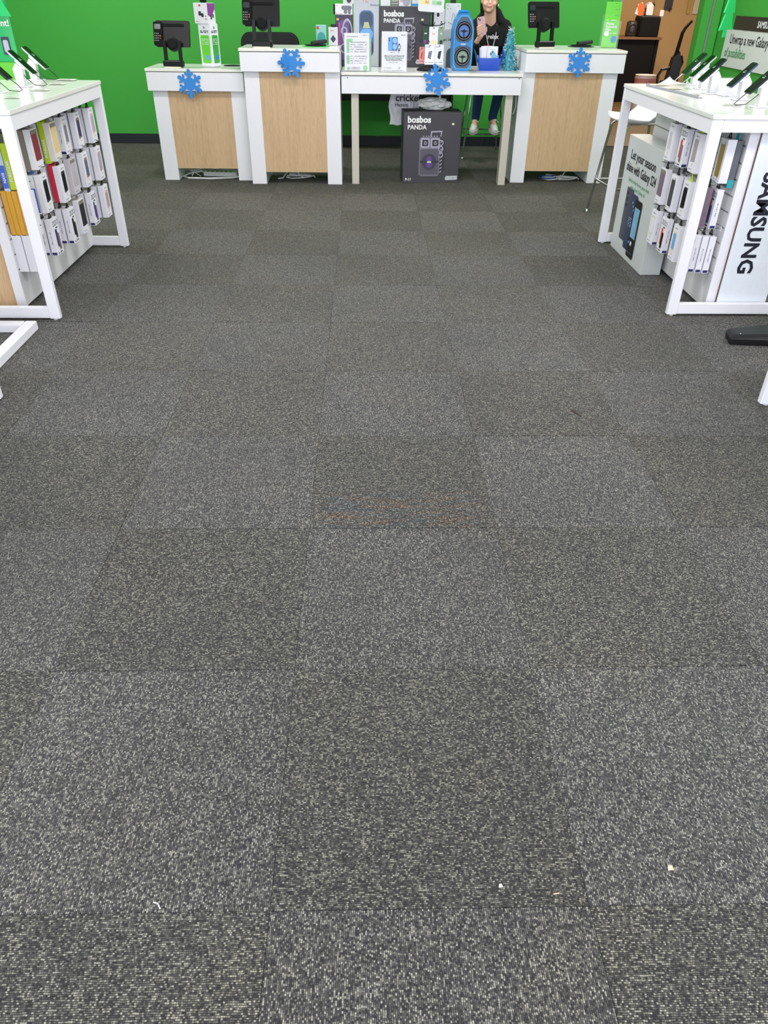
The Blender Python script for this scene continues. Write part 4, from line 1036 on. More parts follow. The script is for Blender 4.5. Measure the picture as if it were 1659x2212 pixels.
# poster box leaning beside the right rack
t = thing('poster_box', 'tall pale grey poster box picturing three dark phones beside the right rack', 'box', (1.965, 4.21, 0), -PI / 2 + .004)
obj('carton', MB().box(-.335, .335, -.065, .06, .001, .70, c=.002), M('pale_green_grey_card', (196, 202, 200), .35, var=.02, scale=4), t)
DKI = M('ink_black', (25, 25, 30), .6)
letters('Let your season', .075, DKI, t, (0, -.0665, .575), align='CENTER', off=.0008, sx=1.0)
letters('shine with Galaxy S24', .075, DKI, t, (0, -.0665, .500), align='CENTER', off=.0008, sx=.86)
letters('Switch today & save, great deals', .032, M('soft_green_ink', (110, 170, 130), .5), t, (0, -.0665, .448), align='CENTER')
letters('more about Galaxy AI', .032, MC['soft_green_ink'], t, (0, -.0665, .412), align='CENTER')
for k, (x0, z0, mt_, w_, h_) in enumerate(((-.172, .095, M('phone_print_charcoal', (58, 62, 74), .3), .14, .32), (-.060, .062, M('phone_print_navy', (44, 58, 92), .3, var=.3, scale=9), .13, .335), (.030, .035, M('phone_print_black', (16, 18, 22), .2), .135, .345))):
    q = MB().prism(rrect(x0 - .02, x0 - .02 + w_, z0 + .0, z0 + h_, .016, 4), -.0662 - k * .0012, -.0652 - k * .0012 + (.0001 if k else 0))
    ph = obj('printed_phone', q, mt_, t)
    q = MB()
    if k == 0:
        for j in range(3): q.disc(x0 + .012, z0 + h_ - .035 - j * .036, .013, -.0668, -.0663, n=14)
        obj('printed_lens', q, INK, ph)
    elif k == 1:
        for j in range(3): q.disc(x0 + .025 + .018 * j, z0 + h_ - .05 - j * .02, .007, -.0679, -.0675, n=10)
        for j in range(5): dashes(q, x0 + .0, x0 + .075, z0 + .19 - j * .012, .004, -.0679, -.0675, 7, j)
        obj('screen_print', q, M('print_light_blue', (150, 180, 220), .4), ph)
    else:
        q.prism(rrect(x0 + .0, x0 + .095, z0 + .12, z0 + .30, .003, 2), -.0692, -.0687); sc = obj('printed_photo', q, M('photo_teal', (120, 175, 205), .4, var=.55, scale=14), ph)
        q = MB().disc(x0 + .04, z0 + .085, .014, -.0692, -.0687, n=14); obj('shutter_button', q, WINK, ph)
        q = MB().disc(x0 - .002, z0 + .085, .009, -.0692, -.0687, n=14); obj('gallery_button', q, LBLUE, ph)
        q = MB()
        for j in range(5): q.disc(x0 - .005 + j * .022, z0 + .028, .004, -.0692, -.0687, n=8)
        obj('menu_dots', q, INKG, ph)

# display phones
def display_phone(label, loc, rz, rim, cable, loopy=1):
    t = thing('display_phone', label, 'phone', loc, rz, 'phones on display stands')
    R_ = Matrix.Translation((0, 0, .118)) @ Matrix.Rotation(math.radians(44), 4, 'X')
    q = MB(); q.xf = R_; q.prism(rrect(-.037, .037, -.079, .079, .011, 3), -.009, -.0012, 'z'); obj('phone_body', q, rim, t)
    q = MB(); q.xf = R_; q.prism(rrect(-.0355, .0355, -.0775, .0775, .010, 3), -.0011, .0002, 'z'); sc = obj('screen', q, SCREEN, t)
    q = MB(); q.xf = R_; dashes(q, -.014, .014, .012, .006, 0, 0, 1, 1) if False else q.box(-.012, -.002, .01, .018, .0003, .0006).box(.002, .012, .01, .018, .0003, .0006).box(-.01, .01, .022, .0245, .0003, .0006); obj('clock_print', q, M('screen_clock', (120, 150, 140), .3, emit=.25), sc)
    q = MB(); q.xf = R_; q.box(-.026, .026, -.03, .03, -.022, -.0095, c=.004); obj('mount', q, WFRAME, t)
    q = MB().prism([(.012, .004), (.05, .004), (.056, .085), (.036, .112), (.006, .092)], -.021, .021, 'x'); obj('post', q, WFRAME, t)
    q = MB().prism(rrect(-.04, .04, -.02, .075, .02, 4), .0005, .0045, 'z'); obj('base', q, WFRAME, t)
    a = .0555
    pts = [(0, -.055, .060), (.004, -.085, .035), (.0, -.105, .012), (-.008, -.09, .006), (-.01, -.04, .01), (-.006, 0, .045), (0, .012, .06)] if loopy else [(0, -.055, .062), (0, -.075, .045), (0, -.06, .03), (0, -.02, .01), (0, .01, .02)]
    obj('tether_cable', MB().tube(pts, .0022, 5), cable, t)
    return t
def price_holder(label, x, y, rz, w=.10, dd=.07):
    t = thing('price_card_holder', label, 'holder', (x, y, .9755), rz, 'flat price card holders on display tables')
    obj('acrylic_plate', MB().prism(rrect(-w / 2, w / 2, -dd / 2, dd / 2, .006, 2), 0, .004, 'z'), CLEAR, t)
    obj('price_card', MB().box(-w / 2 + .006, w / 2 - .006, -dd / 2 + .006, dd / 2 - .006, .0042, .0048), M('card_beige', (206, 204, 184), .5), t)
    q = MB()
    for k in range(3): q.box(-w * .35, w * .25, -dd * .25 + k * .016, -dd * .25 + k * .016 + .004, .0049, .0052)
    obj('card_print', q, INKG, t)
    return t
GR = M('phone_rim_silver', (206, 212, 210), .25, .5); BRIM = M('phone_rim_dark', (40, 52, 60), .3, .4)
display_phone('black phone on white stand farthest on the left display table', (-1.745, 4.40, .9755), PI / 2, GR, CABLEB)
display_phone('black phone on white stand in the middle of the left display table', (-1.69, 4.05, .9755), PI / 2, GR, CABLEB)
display_phone('black phone cut by the left edge of the picture', (-1.715, 3.76, .9755), PI / 2, BRIM, CABLEB)
display_phone('dark green phone farthest on the right display table with a white tether', (2.212, 4.55, .9755), -PI / 2, BRIM, CABLEW)
display_phone('phone with bright silver edge, second from far end of right table', (2.182, 4.33, .9755), -PI / 2, GR, CABLEW, 0)
display_phone('dark phone in the middle of the right table left of the white cube', (2.14, 4.08, .9755), -PI / 2, BRIM, CABLEW, 0)
display_phone('dark phone with blue edge in front of the white wall sign', (2.185, 3.78, .9755), -PI / 2, M('phone_rim_blue', (70, 90, 130), .3, .5), CABLEW, 0)
display_phone('black phone with a black tether nearest on the right display table', (2.15, 3.47, .9755), -PI / 2, BRIM, CABLEB)
price_holder('white tray under the farthest phone on the left table', -1.60, 4.42, .0, .12, .09)
price_holder('price holder between the far and middle phones on the left table', -1.575, 4.18, .05)
price_holder('price holder beside the middle phone on the left table', -1.555, 3.86, .05)
price_holder('price holder at the left picture edge, nearest on left table', -1.565, 3.50, .05, .09, .05)
price_holder('price holder at the far left corner of the right table', 2.02, 4.50, .0)
price_holder('price holder below the second phone of the right table', 2.03, 4.29, .0)
price_holder('price holder below the middle phone of the right table', 2.03, 3.99, .02)
price_holder('price holder under the nearest phone of the right table', 2.06, 3.52, .0, .12, .05)
t = thing('clear_strip', 'long grey clear strip lying along the edge of the right table', 'strip', (1.97, 4.15, .9755), .12); obj('strip', MB().box(-.012, .012, -.33, .33, 0, .005), GLASSY, t); obj('strip_edge', MB().box(-.014, -.0121, -.33, .33, 0, .012), GLASSY, t)
t = thing('white_cube', 'small white cube box between phones on the right table', 'box', (2.235, 3.97, .9755), .1)
obj('cube', MB().box(-.06, .06, -.045, .045, 0, .082, c=.002), WCARD, t); obj('lid', MB().box(-.063, .063, -.048, .048, .0825, .088), CLEAR, t)

# signs and hanging trees
def hang_tree(label, x, y, z, rz, s=1.0):
    t = thing('hanging_tree', label, 'ornament', (x, y, z), rz, 'green foam tree cutouts hung from ceiling')
    prof = [(-.03, 0), (.03, 0), (.03, .05), (.13, .05), (.07, .16), (.105, .17), (.05, .27), (.075, .28), (0, .42)]
    full = prof + [(-a, b_) for a, b_ in prof[::-1] if a not in (0,)][:-2]
    full = [(-.03, 0), (.03, 0), (.03, .05), (.14, .045), (.075, .15), (.112, .155), (.058, .26), (.08, .265), (0, .43), (-.08, .265), (-.058, .26), (-.112, .155), (-.075, .15), (-.14, .045), (-.03, .05)]
    obj('tree_cutout', MB().prism([(a * s, b_ * s) for a, b_ in full], -.004, .004), TREEG, t)
    obj('string', MB().tube([(0, 0, .42 * s), (0, 0, 3.0 - z)], .001, 4), CABLEW, t)
hang_tree('green foam tree hanging in front of the wall sign at right', 2.628, 5.2, 1.205, .86, .9)
hang_tree('green foam tree hanging at the top left corner of the picture', -1.893, 4.31, 1.252, 1.12, .85)
t = thing('acrylic_poster', 'green poster with white lettering standing on the left table, cut by picture edge', 'sign', (-1.995, 4.44, .9755), .05)
obj('poster', MB().box(-.3, .13, 0, .004, .09, .55), GREENCLR, t)
obj('lower_card', MB().box(-.3, .12, -.01, -.006, .0, .088), M('yellow_green_card', (96, 190, 50), .5), t)
obj('foot', MB().box(-.3, .13, -.03, .03, 0, .004), CLEAR, t)
letters('laint!', .045, WINK, t, (.035, -.0045, .268), off=.001)
q = MB().prism(rrect(.055, .1, .125, .215, .008), -.003, -.0002); pq = obj('printed_phone', q, M('slate_print', (40, 50, 66), .5), t)
q = MB().prism(rrect(.063, .092, .138, .2, .01), -.0045, -.0032); obj('printed_flower', q, SILV, pq)

t = thing('wall_sign', 'white wall sign with black header and lettering on the right green wall', 'sign', (3.93, 7.45, 0), -PI / 2)
obj('sign_board', MB().box(-.85, 1.15, 0, .015, .84, 1.165), M('sign_white', (224, 232, 230), .3), t)
obj('header', MB().box(-.70, 1.15, -.004, .015, 1.166, 1.28), M('header_black', (38, 42, 46), .4), t)
letters('SAMSUNG', .075, WINK, t, (-.16, -.006, 1.195), off=.0015)
letters('Unwrap a new Galaxy', .12, INK, t, (-.72, -.002, 1.045), off=.0005, sx=.82)
letters('of possibilities', .115, INKGR, t, (-.78, -.002, .93), off=.0008, sx=.78)

# stand base frame and black foot at the picture edges
t = thing('floor_stand_frame', 'white open base frame lying on the carpet at the left edge', 'stand', (-1.75, 2.6, 0))
obj('rail', MB().box(-2.1, -1.545, 2.885, 2.94, .003, .045, c=.003), WFRAME, t, True)
obj('rail', MB().box(-1.54, -1.485, 2.25, 2.94, .003, .045, c=.003), WFRAME, t, True)
obj('rail', MB().box(-2.1, -2.045, 2.25, 2.88, .003, .045, c=.003), WFRAME, t, True)
obj('rail', MB().box(-2.04, -1.545, 2.25, 2.305, .003, .045, c=.003), WFRAME, t, True)
obj('stand_panel', MB().box(-1.82, -1.76, 2.31, 2.88, .003, 1.3), WFRAME, t, True)
t = thing('black_stand', 'tapered black metal foot with white column at the right edge', 'stand', (2.5, 2.86, 0))
q = MB().add([(2.01, 2.755, .004), (2.55, 2.70, .004), (2.55, 2.95, .004), (2.03, 2.86, .004), (2.02, 2.77, .05), (2.55, 2.73, .07), (2.55, 2.93, .07), (2.035, 2.85, .05), (2.008, 2.757, .03), (2.55, 2.70, .035), (2.55, 2.95, .035), (2.028, 2.862, .03)],
             [(3, 2, 1, 0), (4, 5, 6, 7), (0, 1, 9, 8), (8, 9, 5, 4), (1, 2, 10, 9), (9, 10, 6, 5), (2, 3, 11, 10), (10, 11, 7, 6), (3, 0, 8, 11), (11, 8, 4, 7)])
obj('foot', q, BLACK, t, True)
obj('column', MB().box(2.36, 2.46, 2.80, 2.88, .062, 1.3, c=.004), WFRAME, t, True)
obj('screw', MB().lathe([(.004, 0), (.003, .002)], 8, 'z', (2.06, 2.775, .052)), CHROME, t, True)

# ------------------------------------------------------------------ accessory boxes on the racks
ORD = ['farthest', 'second', 'third', 'fourth', 'fifth', 'nearest']
ROWN = ['top', 'middle', 'bottom']
def case_box(label, loc, rz, w=.092, h=.185, d=.034, body=WCARD, win=None, prod=None, text=None, tagm=BLACK, style='window', group=None, sidemat=None, sideprint=False, cat='box', tilt=0, sidetext=None, hang='tri'):
    """local: front faces -Y, x across, z down from hook hole at origin; body from y=0 (front) to d"""
    t = thing('phone_case_box', label, cat, loc, rz, group)
    R_ = Matrix.Rotation(tilt, 4, 'X')
    def Q():
        q = MB(); q.xf = R_; return q
    top = -.028
    q = Q().box(-w / 2, w / 2, 0, d, top - h, top, c=.0012); obj('carton', q, body, t)
    # hanger
    if hang == 'tri':
        yy = d * .5
        q = Q(); q.tube([(-.014, yy, top + .001), (0, yy, .013), (.014, yy, top + .001)], .0030, 4); q.box(-.016, .016, yy - .004, yy + .004, top + .0005, top + .008); obj('hanger', q, tagm, t)
    else:
        q = Q().prism([(-.02, top), (.02, top), (.018, .01), (-.018, .01)], d * .5 - .001, d * .5 + .001); obj('hanger', q, tagm, t)
    if style == 'window':
        z0, z1 = top - h * .74, top - h * .16
        q = Q().prism([(-w * .28, z0), (w * .28, z0 + .006), (w * .28, z1), (-w * .2, z1), (-w * .28, z1 - .012)], -.0012, -.0003); wn_ = obj('window', q, win or GLASSY, t)
        if prod:
            q = Q().prism(rrect(-w * .2, w * .2, z0 + .012, z1 - .012, .007, 3), -.0022, -.0013); obj('case_in_window', q, prod, wn_)
    elif style == 'full':
        q = Q().prism(rrect(-w * .42, w * .42, top - h * .78, top - h * .03, .005, 2), -.0012, -.0003); obj('front_print', q, win, t)
        q = Q().prism(rrect(-w * .42, w * .42, top - h * .13, top - h * .03, .002, 2), -.0022, -.0013); obj('brand_strip', q, TAUPE, t)
    elif style == 'pill':
        q = Q().prism(rrect(-w * .3, w * .3, top - h * .9, top - h * .09, w * .22, 5), -.0012, -.0003); obj('case_in_window', q, win, t)
        q = Q().prism(rrect(-.012, .012, top - h * .13, top - h * .06, .004, 2), -.0022, -.0013).prism(rrect(-.014, .014, top - h * .93, top - h * .87, .004, 2), -.0022, -.0013); obj('clip', q, WCARD, t)
    elif style == 'zizo':
        q = Q().prism(rrect(-w * .20, w * .06, top - h * .78, top - h * .3, .007, 3), -.0012, -.0003); obj('printed_case', q, win, t)
        q = Q().prism(rrect(-w * .02, w * .26, top - h * .88, top - h * .42, .007, 3), -.0022, -.0013); obj('printed_phone', q, prod or SILV2, t)
        letters('ZIZO', .036, INKG, t, (-.036, -.0008, top - .038), base=R_)
        q = Q(); dashes(q, -w * .4, w * .3, top - h * .96, .005, -.0012, -.0003, 7, 4); dashes(q, .0, .025, top - .053, .006, -.0012, -.0003, 3, 5); obj('small_print', q, INK, t)
    if style in ('window', 'full', 'pill'):
        q = Q(); dashes(q, -w * .15, w * .2, top - .018, .005, -.0012 - (.0013 if style == 'full' else 0), -.0003, 4, 8); dashes(q, -w * .35, w * .1, top - h + .012, .004, -.0012, -.0003, 6, 9); obj('small_print', q, INKG, t)
    if style == 'window':
        q = Q().box(-.004, .006, -.0012, -.0003, top - h + .03, top - h + .042); obj('gold_mark', q, M('gold_mark', (214, 196, 130), .4), t)
    if sideprint or sidetext:
        for sx in (-1, 1):
            X0 = sx * (w / 2 + .0003); X1 = sx * (w / 2 + .001)
            q = Q(); rd2 = random.Random(5)
            for k in range(16):
                if rd2.random() < .9: q.box(min(X0, X1), max(X0, X1), d * .5 - .0015, d * .5 + .0015, top - h * .35 - k * .0042, top - h * .35 - k * .0042 + .003)
            q.box(min(X0, X1), max(X0, X1), d * .12, d * .88, top - h + .003, top - h + .016)
            tag(obj('side_print', q, NAVY, t), kind='stuff')
    return t
def hook(label, loc, rz, L_=.19, group='wire display hooks'):
    t = thing('display_hook', label, 'hook', loc, rz, group)
    obj('wire', MB().tube([(0, .004, 0), (0, -L_ * .8, 0), (0, -L_, .008)], .0026, 5), WIRE, t)
    obj('bracket', MB().box(-.02, .02, .0, .004, -.012, .012), WFRAME, t)
    obj('end_disc', MB().ringf(0, .008, .0125, .006, -L_ - .003, -L_, n=14), CLEAR, t)
    return t

LFACE = -1.643   # left slat face
COLY = [4.30, 4.10, 3.905, 3.70, 3.465]
ROWZ = [.875, .665, .445]
GL = 'boxed phone cases on the left rack'
def lab(desc, r, c, side, pos=None):
    s = f"{desc}, {ROWN[r]} row, {ORD[c]} hook of {side} rack"
    if pos: s += f", {pos}"
    return s
spec = {
 (0, 0): dict(front='white case box with pink phone', n=3, kw=dict(win=PINK, prod=M('lilac_grey', (160, 160, 176), .3))),
 (0, 1): dict(front='white case box with dark marbled phone', n=3, kw=dict(win=M('brown_grey_win', (112, 104, 106), .3), prod=NAVY)),
 (0, 2): dict(front='white case box with grey side view', n=4, kw=dict(win=M('cloud_win', (186, 188, 196), .3), prod=SILV2, sideprint=True)),
 (0, 3): dict(front='tan case box with grey edge', n=1, kw=dict(style='full', win=TAN, body=M('warm_white_card', (226, 222, 212), .5), tagm=TAUPE)),
 (0, 4): dict(front='case box with dark red print', n=1, kw=dict(style='full', win=DRED, body=WCARD, tagm=TAUPE)),
 (1, 0): dict(front='white case box with pink frame', n=3, kw=dict(win=M('grey_pink_win', (180, 150, 156), .3), prod=M('lilac_grey', (160, 160, 176), .3))),
 (1, 1): dict(front='white case box with blue and brown phone', n=3, kw=dict(win=M('brown_win', (140, 118, 108), .3), prod=M('steel_blue', (66, 90, 128), .3))),
 (1, 2): dict(front='hazy clear case pack', n=2, kw=dict(style='full', win=M('haze_win', (190, 184, 192), .2), body=M('haze_card', (206, 204, 208), .3))),
 (1, 3): dict(front='white box with black case', n=1, kw=dict(win=INK, prod=BLACKM, sideprint=False)),
 (1, 4): dict(front='white box with black case window', n=1, kw=dict(win=INK, prod=BLACKM)),
 (2, 0): dict(front='white ribbed box with pink case', n=2, kw=dict(win=PINK, prod=M('rose_grey', (176, 150, 152), .3))),
 (2, 1): dict(front='lettered white box with blue violet case', n=2, kw=dict(style='zizo', win=M('blue_violet', (50, 66, 130), .4, var=.5, scale=30), prod=M('violet_case', (98, 70, 130), .4, var=.4, scale=25), sideprint=True)),
 (2, 2): dict(front='case box with black strip', n=1, kw=dict(style='full', win=INK, tagm=TAUPE)),
 (2, 3): dict(front='lettered white box with black case', n=2, kw=dict(style='zizo', win=BLACKM, prod=DARKP, sideprint=True)),
 (2, 4): dict(front='lettered white box with mauve case', n=3, kw=dict(style='zizo', win=NAVY, prod=MAUVE, sideprint=True)),
}
STEP = .043
FX = {0: -1.455, 1: -1.475, 2: -1.485, 3: -1.475, 4: -1.49}
POS = ['front', 'second from front', 'third from front', 'at the back']
for (r, c), s in spec.items():
    y = COLY[c]; z = ROWZ[r]; fx = FX[c]
    hook(f"wire display hook, {ROWN[r]} row, {ORD[c]} column of the left rack", (LFACE, y, z), PI / 2, LFACE * -1 + fx + .02, 'wire hooks of the left rack')
    t = case_box(lab(s['front'], r, c, 'left', 'front' if s['n'] > 1 else None), (fx, y, z), PI / 2, group=GL, **s['kw'])
    kw = dict(s['kw']); 
    for k in range(1, s['n']):
        case_box(lab('plain white case box', r, c, 'left', POS[k]), (fx - k * STEP, y + (.004 if k % 2 else -.003), z - .002 * k), PI / 2, group=GL,
                 style='none', sideprint=kw.get('sideprint', False))
def spine(label, x, y, z, d, body, tagm=BLACK, w=.092, h=.185, text=None, tm=WINK, band=None, hang='flat', side=1, group=GL):
    """thin carton seen on its narrow side, lettering along the side"""
    t = case_box(label, (x, y, z), PI / 2 * side, w=w, h=h, d=d, body=body, tagm=tagm, style='none', hang=hang, group=group)
    B = Matrix.Translation((-w / 2 * side - .0006 * side, d * .5, 0)) @ Matrix.Rotation(-PI / 2 * side, 4, 'Z')
    if band:
        zz0, zz1, bm__ = band
        q = MB(); X0 = -side * (w / 2 + .0003); X1 = -side * (w / 2 + .0012); q.box(min(X0, X1), max(X0, X1), .001, d - .001, zz0, zz1); obj('side_band', q, bm__, t)
    if text:
        letters(text, d * .62, tm, t, (d * .2, -.0014, -.20), roll=PI / 2, base=B, name='side_lettering', off=.0004)
    return t
# special cartons behind the front ones
spine('lime green lettered box behind the tan box on the left rack', -1.507, 3.70, .880, .03, LIME, LIME, text='PUREGEAR', h=.20)
spine('white box behind the lime box, top row of left rack', -1.545, 3.70, .872, .034, WCARD, BLACK, hang='tri')
spine('pale box at the back of the hook behind the lime box', -1.588, 3.70, .872, .034, M('white_grey_card', (215, 217, 220), .5), BLACK, hang='tri')
spine('taupe box directly behind the dark red one on the left rack', -1.527, 3.465, .873, .03, TAUPE, TAUPE)
spine('dark taupe box second behind the dark red one', -1.561, 3.465, .873, .028, M('dark_taupe', (112, 108, 98), .5), BLACK)
spine('grey box third behind the dark red one', -1.593, 3.465, .872, .026, M('mid_grey_card', (150, 150, 152), .5), BLACK)
spine('red box behind the black case box, middle row of left rack', -1.512, 3.70, .672, .02, RED, RED, h=.19)
spine('white box behind the red box, middle row of left rack', -1.550, 3.70, .664, .034, WCARD, BLACK, hang='tri')
spine('white and blue lettered box behind the nearest black case box', -1.528, 3.465, .664, .032, WCARD, BLUEC, band=(-.21, -.09, BLUEC), text='NAVII', h=.19)
spine('dark grey box behind the blue lettered box, middle row left', -1.562, 3.465, .664, .026, M('mid_dark_card', (104, 100, 98), .5), BLACK)
spine('white slim box at the back, middle row nearest hook left', -1.596, 3.465, .660, .026, WCARD, BLACK)
spine('olive grey carton behind the black strip box, bottom left row', -1.522, 3.905, .44, .03, M('olive_grey_card', (168, 166, 150), .5), TAUPE)
spine('dull taupe carton at the back of the bottom row third hook', -1.558, 3.905, .437, .03, TAUPE, TAUPE)
spine('pale olive carton tucked at the wall, bottom row third hook', -1.594, 3.905, .437, .026, M('pale_olive_card', (188, 186, 168), .5), TAUPE)
# nearest column, left of the front leg
for k, z in enumerate((.875, .625, .415)):
    hook(f"wire display hook, {ROWN[k]} row, nearest column beside the front leg", (LFACE, 3.30, z), PI / 2, .15, 'wire hooks of the left rack')
spine('lime green lettered box left of the front table leg', -1.55, 3.30, .838, .032, LIME, LIME, text='PUREGEAR', h=.21, w=.088)
spine('blue and white lettered box beside the lime one, left of the leg', -1.585, 3.30, .832, .03, M('pale_blue_card', (196, 208, 232), .5), BLUEC, band=(-.225, -.12, BLUEC), text='NAVII', h=.21, w=.088)
for k, lb_ in enumerate(('orange box nearest the leg of four hanging together', 'orange box second from the leg', 'orange box third from the leg', 'orange box at the wall end of the four')):
    spine(lb_, -1.535 - k * .0265, 3.30, .622, .025, ORANGE, AMBER, h=.215, w=.088, group='orange boxes left of the front leg')
spine('blue white lettered box right of the orange boxes behind the leg', -1.507, 3.30, .612, .026, WCARD, BLUEC, band=(-.22, -.10, BLUEC), text='NAVII', h=.215, w=.088)
for k, lb_ in enumerate(('white lettered box lowest behind the front table leg', 'blank white box lowest left of the front table leg')):
    spine(lb_, -1.545 - k * .052, 3.30, .412, .048, WCARD, BLACK, h=.19, w=.088, hang='tri')

# right rack
RFACE = 2.053
RY = [3.80, 3.62, 3.455, 3.29]
GR_ = 'boxed phone cases on the right rack'
rspec = [
 (0, 0, 1.885, 'white box with slim stylus print', 2, dict(style='window', win=M('pale_win', (222, 222, 226), .4), prod=GREYC, tagm=WIRE)),
 (0, 1, 1.885, 'lettered white box with red and grey case', 2, dict(style='zizo', win=REDP, prod=M('brown_grey_case', (140, 110, 116), .4), sideprint=True)),
 (0, 2, 1.895, 'white box with grey see-through case', 1, dict(style='window', win=M('stone_win', (164, 160, 160), .3), tagm=LIME)),
 (0, 3, 1.965, 'box with olive yellow case', 1, dict(style='pill', win=OLIVE, h=.20, w=.09, d=.045)),
 (1, 0, 1.885, 'box with mauve patterned case', 1, dict(style='full', win=MAUVE)),
 (1, 1, 1.885, 'white box with charcoal case', 2, dict(style='pill', win=M('charcoal_case', (70, 72, 72), .4))),
 (1, 2, 1.895, 'white box with black cut-out case', 1, dict(style='window', win=INK, prod=BLACKM, tagm=LIME)),
 (1, 3, 1.975, 'lettered white box with red blue case', 1, dict(style='zizo', win=M('red_case', (190, 40, 60), .4), prod=M('blue_case', (60, 90, 150), .4), sideprint=True, h=.19)),
 (2, 0, 1.885, 'white box with white earpiece window', 2, dict(style='window', win=M('ivory_win', (212, 214, 200), .4), prod=WCARD, sideprint=True)),
 (2, 1, 1.885, 'lettered white box with black orange case', 1, dict(style='zizo', win=M('orange_red_case', (226, 90, 50), .4), prod=BLACKM, sideprint=True)),
 (2, 2, 1.895, 'white box with blue gold phone', 1, dict(style='window', win=M('cream_win', (228, 222, 196), .4), prod=LBLUE)),
 (2, 3, 1.92, 'lettered white box with dark red case', 3, dict(style='zizo', win=M('maroon_case', (150, 40, 46), .4), prod=BLACKM, sideprint=True, h=.19, w=.085)),
]
RZ = [.885, .655, .43]
for r, c, fx, desc, n, kw in rspec:
    y, z = RY[c], RZ[r]; cn = ['farthest', 'second', 'third', 'nearest'][c]
    hook(f"wire display hook, {ROWN[r]} row, {cn} column of the right rack", (RFACE, y, z), -PI / 2, RFACE - fx + .02, 'wire hooks of the right rack')
    case_box(f"{desc}, {ROWN[r]} row, {cn} hook of right rack", (fx, y, z), -PI / 2, group=GR_, **kw)
    for k in range(1, n):
        kk = {a: b_ for a, b_ in kw.items() if a in ('h', 'w')}
        case_box(f"plain white box behind, {ROWN[r]} row, {cn} hook of right rack, {POS[k]}", (fx + k * .04, y, z - .003 * k), -PI / 2, group=GR_, style='none', sideprint=True, **kk)
q = spine('dark grey box behind the olive yellow case with teal tags', 2.012, 3.29, .88, .03, M('slate_card', (92, 96, 104), .5), TEALT, side=-1, h=.215, w=.088, band=(-.243, -.205, TEALT), group=GR_)
q = spine('mauve patterned pack left of the red blue box, right rack', 1.93, 3.30, .66, .03, MAUVE, BLACK, side=-1, h=.19, w=.07, group=GR_)
q = spine('teal edged pack behind the top lettered box of right rack', 1.975, 3.50, .90, .02, TEALT, TEALT, side=-1, h=.21, w=.07, group=GR_)

# ------------------------------------------------------------------ back room furniture
t = thing('back_desk', 'dark desk with wooden top in the back room', 'desk', (4.5, 13.3, 0))
obj('desk_top', MB().box(-.45, .38, -.3, .35, .87, .905, c=.006), DESKW, t)
obj('cabinet', bx(-.42, .30, -.24, .33, .0, .8695), BLACKM, t)
obj('side_shelf', bx(.31, .36, -.24, .33, .0, .8695), BLACKM, t)
t = thing('office_printer', 'black boxy machine standing on the back room desk', 'printer', (4.66, 13.15, .906))
obj('housing', MB().box(-.16, .16, -.12, .2, 0, .26, c=.02), BLACKM, t); obj('top_cover', MB().box(-.15, .15, -.1, .18, .2605, .275), DGREY, t)
t = thing('desk_fan', 'dark grey round-sided machine at left on the back room desk', 'appliance', (4.40, 13.12, .906))
obj('body', MB().lathe([(.07, 0), (.085, .03), (.08, .19), (.05, .21)], 18), M('fan_grey', (50, 49, 47), .5), t, smooth=True); obj('foot', MB().box(-.06, .06, -.07, .05, -.0002, .006), DGREY, t)
obj('grille', MB().ringf(0, .11, .06, .05, -.09, -.084, n=20), BLACK, t)
t = thing('paper_pile', 'orange and white papers heaped on the black machine', 'papers', (4.57, 13.2, 1.182))
for k, (mt_, a) in enumerate(((WCARD, .2), (M('orange_paper', (224, 110, 50), .6), -.3), (M('dark_folder', (58, 44, 46), .6), .5), (WCARD, -.1))):
    q = MB(); q.xf = Matrix.Translation((-.09 + k * .06, 0, .0)) @ Matrix.Rotation(a, 4, 'Y'); q.prism([(-.05, .015), (.055, .0), (.06, .13), (.01, .18), (-.045, .14)], -.02 - k * .004, .01 + k * .03); obj('paper', q, mt_, t)
t = thing('small_white_card', 'small white card on the edge of the black machine', 'card', (4.83, 13.1, 1.18)); obj('card', MB().box(-.03, .03, -.01, .0, 0, .08), WCARD, t)
t = thing('hand_truck', 'black upright vacuum cleaner by the beige back room wall', 'vacuum', (4.62, 11.5, 0))
t.name = 'upright_vacuum'; MAT_OF[t.name] = Matrix.Translation((4.62, 11.5, 0))
obj('handle', MB().tube([(-.03, 0, .5), (-.01, 0, .75), (.02, 0, 1.02), (.05, 0, 1.08), (.12, 0, 1.16)], .032, 8, .018), BLACKM, t)
obj('body', MB().prism([(-.12, .25), (.07, .25), (.08, .66), (.02, .80), (-.05, .72)], -.06, .06), BLACK, t)
obj('carry_loop', MB().tube([(.0, 0, .72), (.08, 0, .74), (.11, 0, .66), (.09, 0, .6)], .013, 7), BLACK, t)
obj('hose', MB().tube([(-.05, 0, .60), (-.17, 0, .575), (-.21, 0, .50), (-.20, 0, .35), (-.08, 0, .3)], .02, 7), BLACK, t)
obj('floor_head', MB().box(-.2, .12, -.2, .08, 0, .12, c=.02), BLACK, t)
obj('dust_cup', MB().lathe([(.07, .12), (.08, .14), (.08, .4), (.06, .44)], 16, 'z', (-.1, 0, 0)), DGREY, t)
t = thing('trash_bin', 'white bin with a pink liner beside the black vacuum cleaner', 'bin', (4.40, 12.0, 0))
obj('bin', MB().lathe([(.13, 0), (.15, .45), (.155, .47)], 20), CABLEW, t); obj('liner', MB().lathe([(.147, .33), (.151, .40), (.157, .43)], 20), M('pink_liner', (214, 150, 150), .5), t)
t = thing('wall_cable', 'thin cables hanging down the beige back room wall', 'cable', (4.98, 14.05, .4))
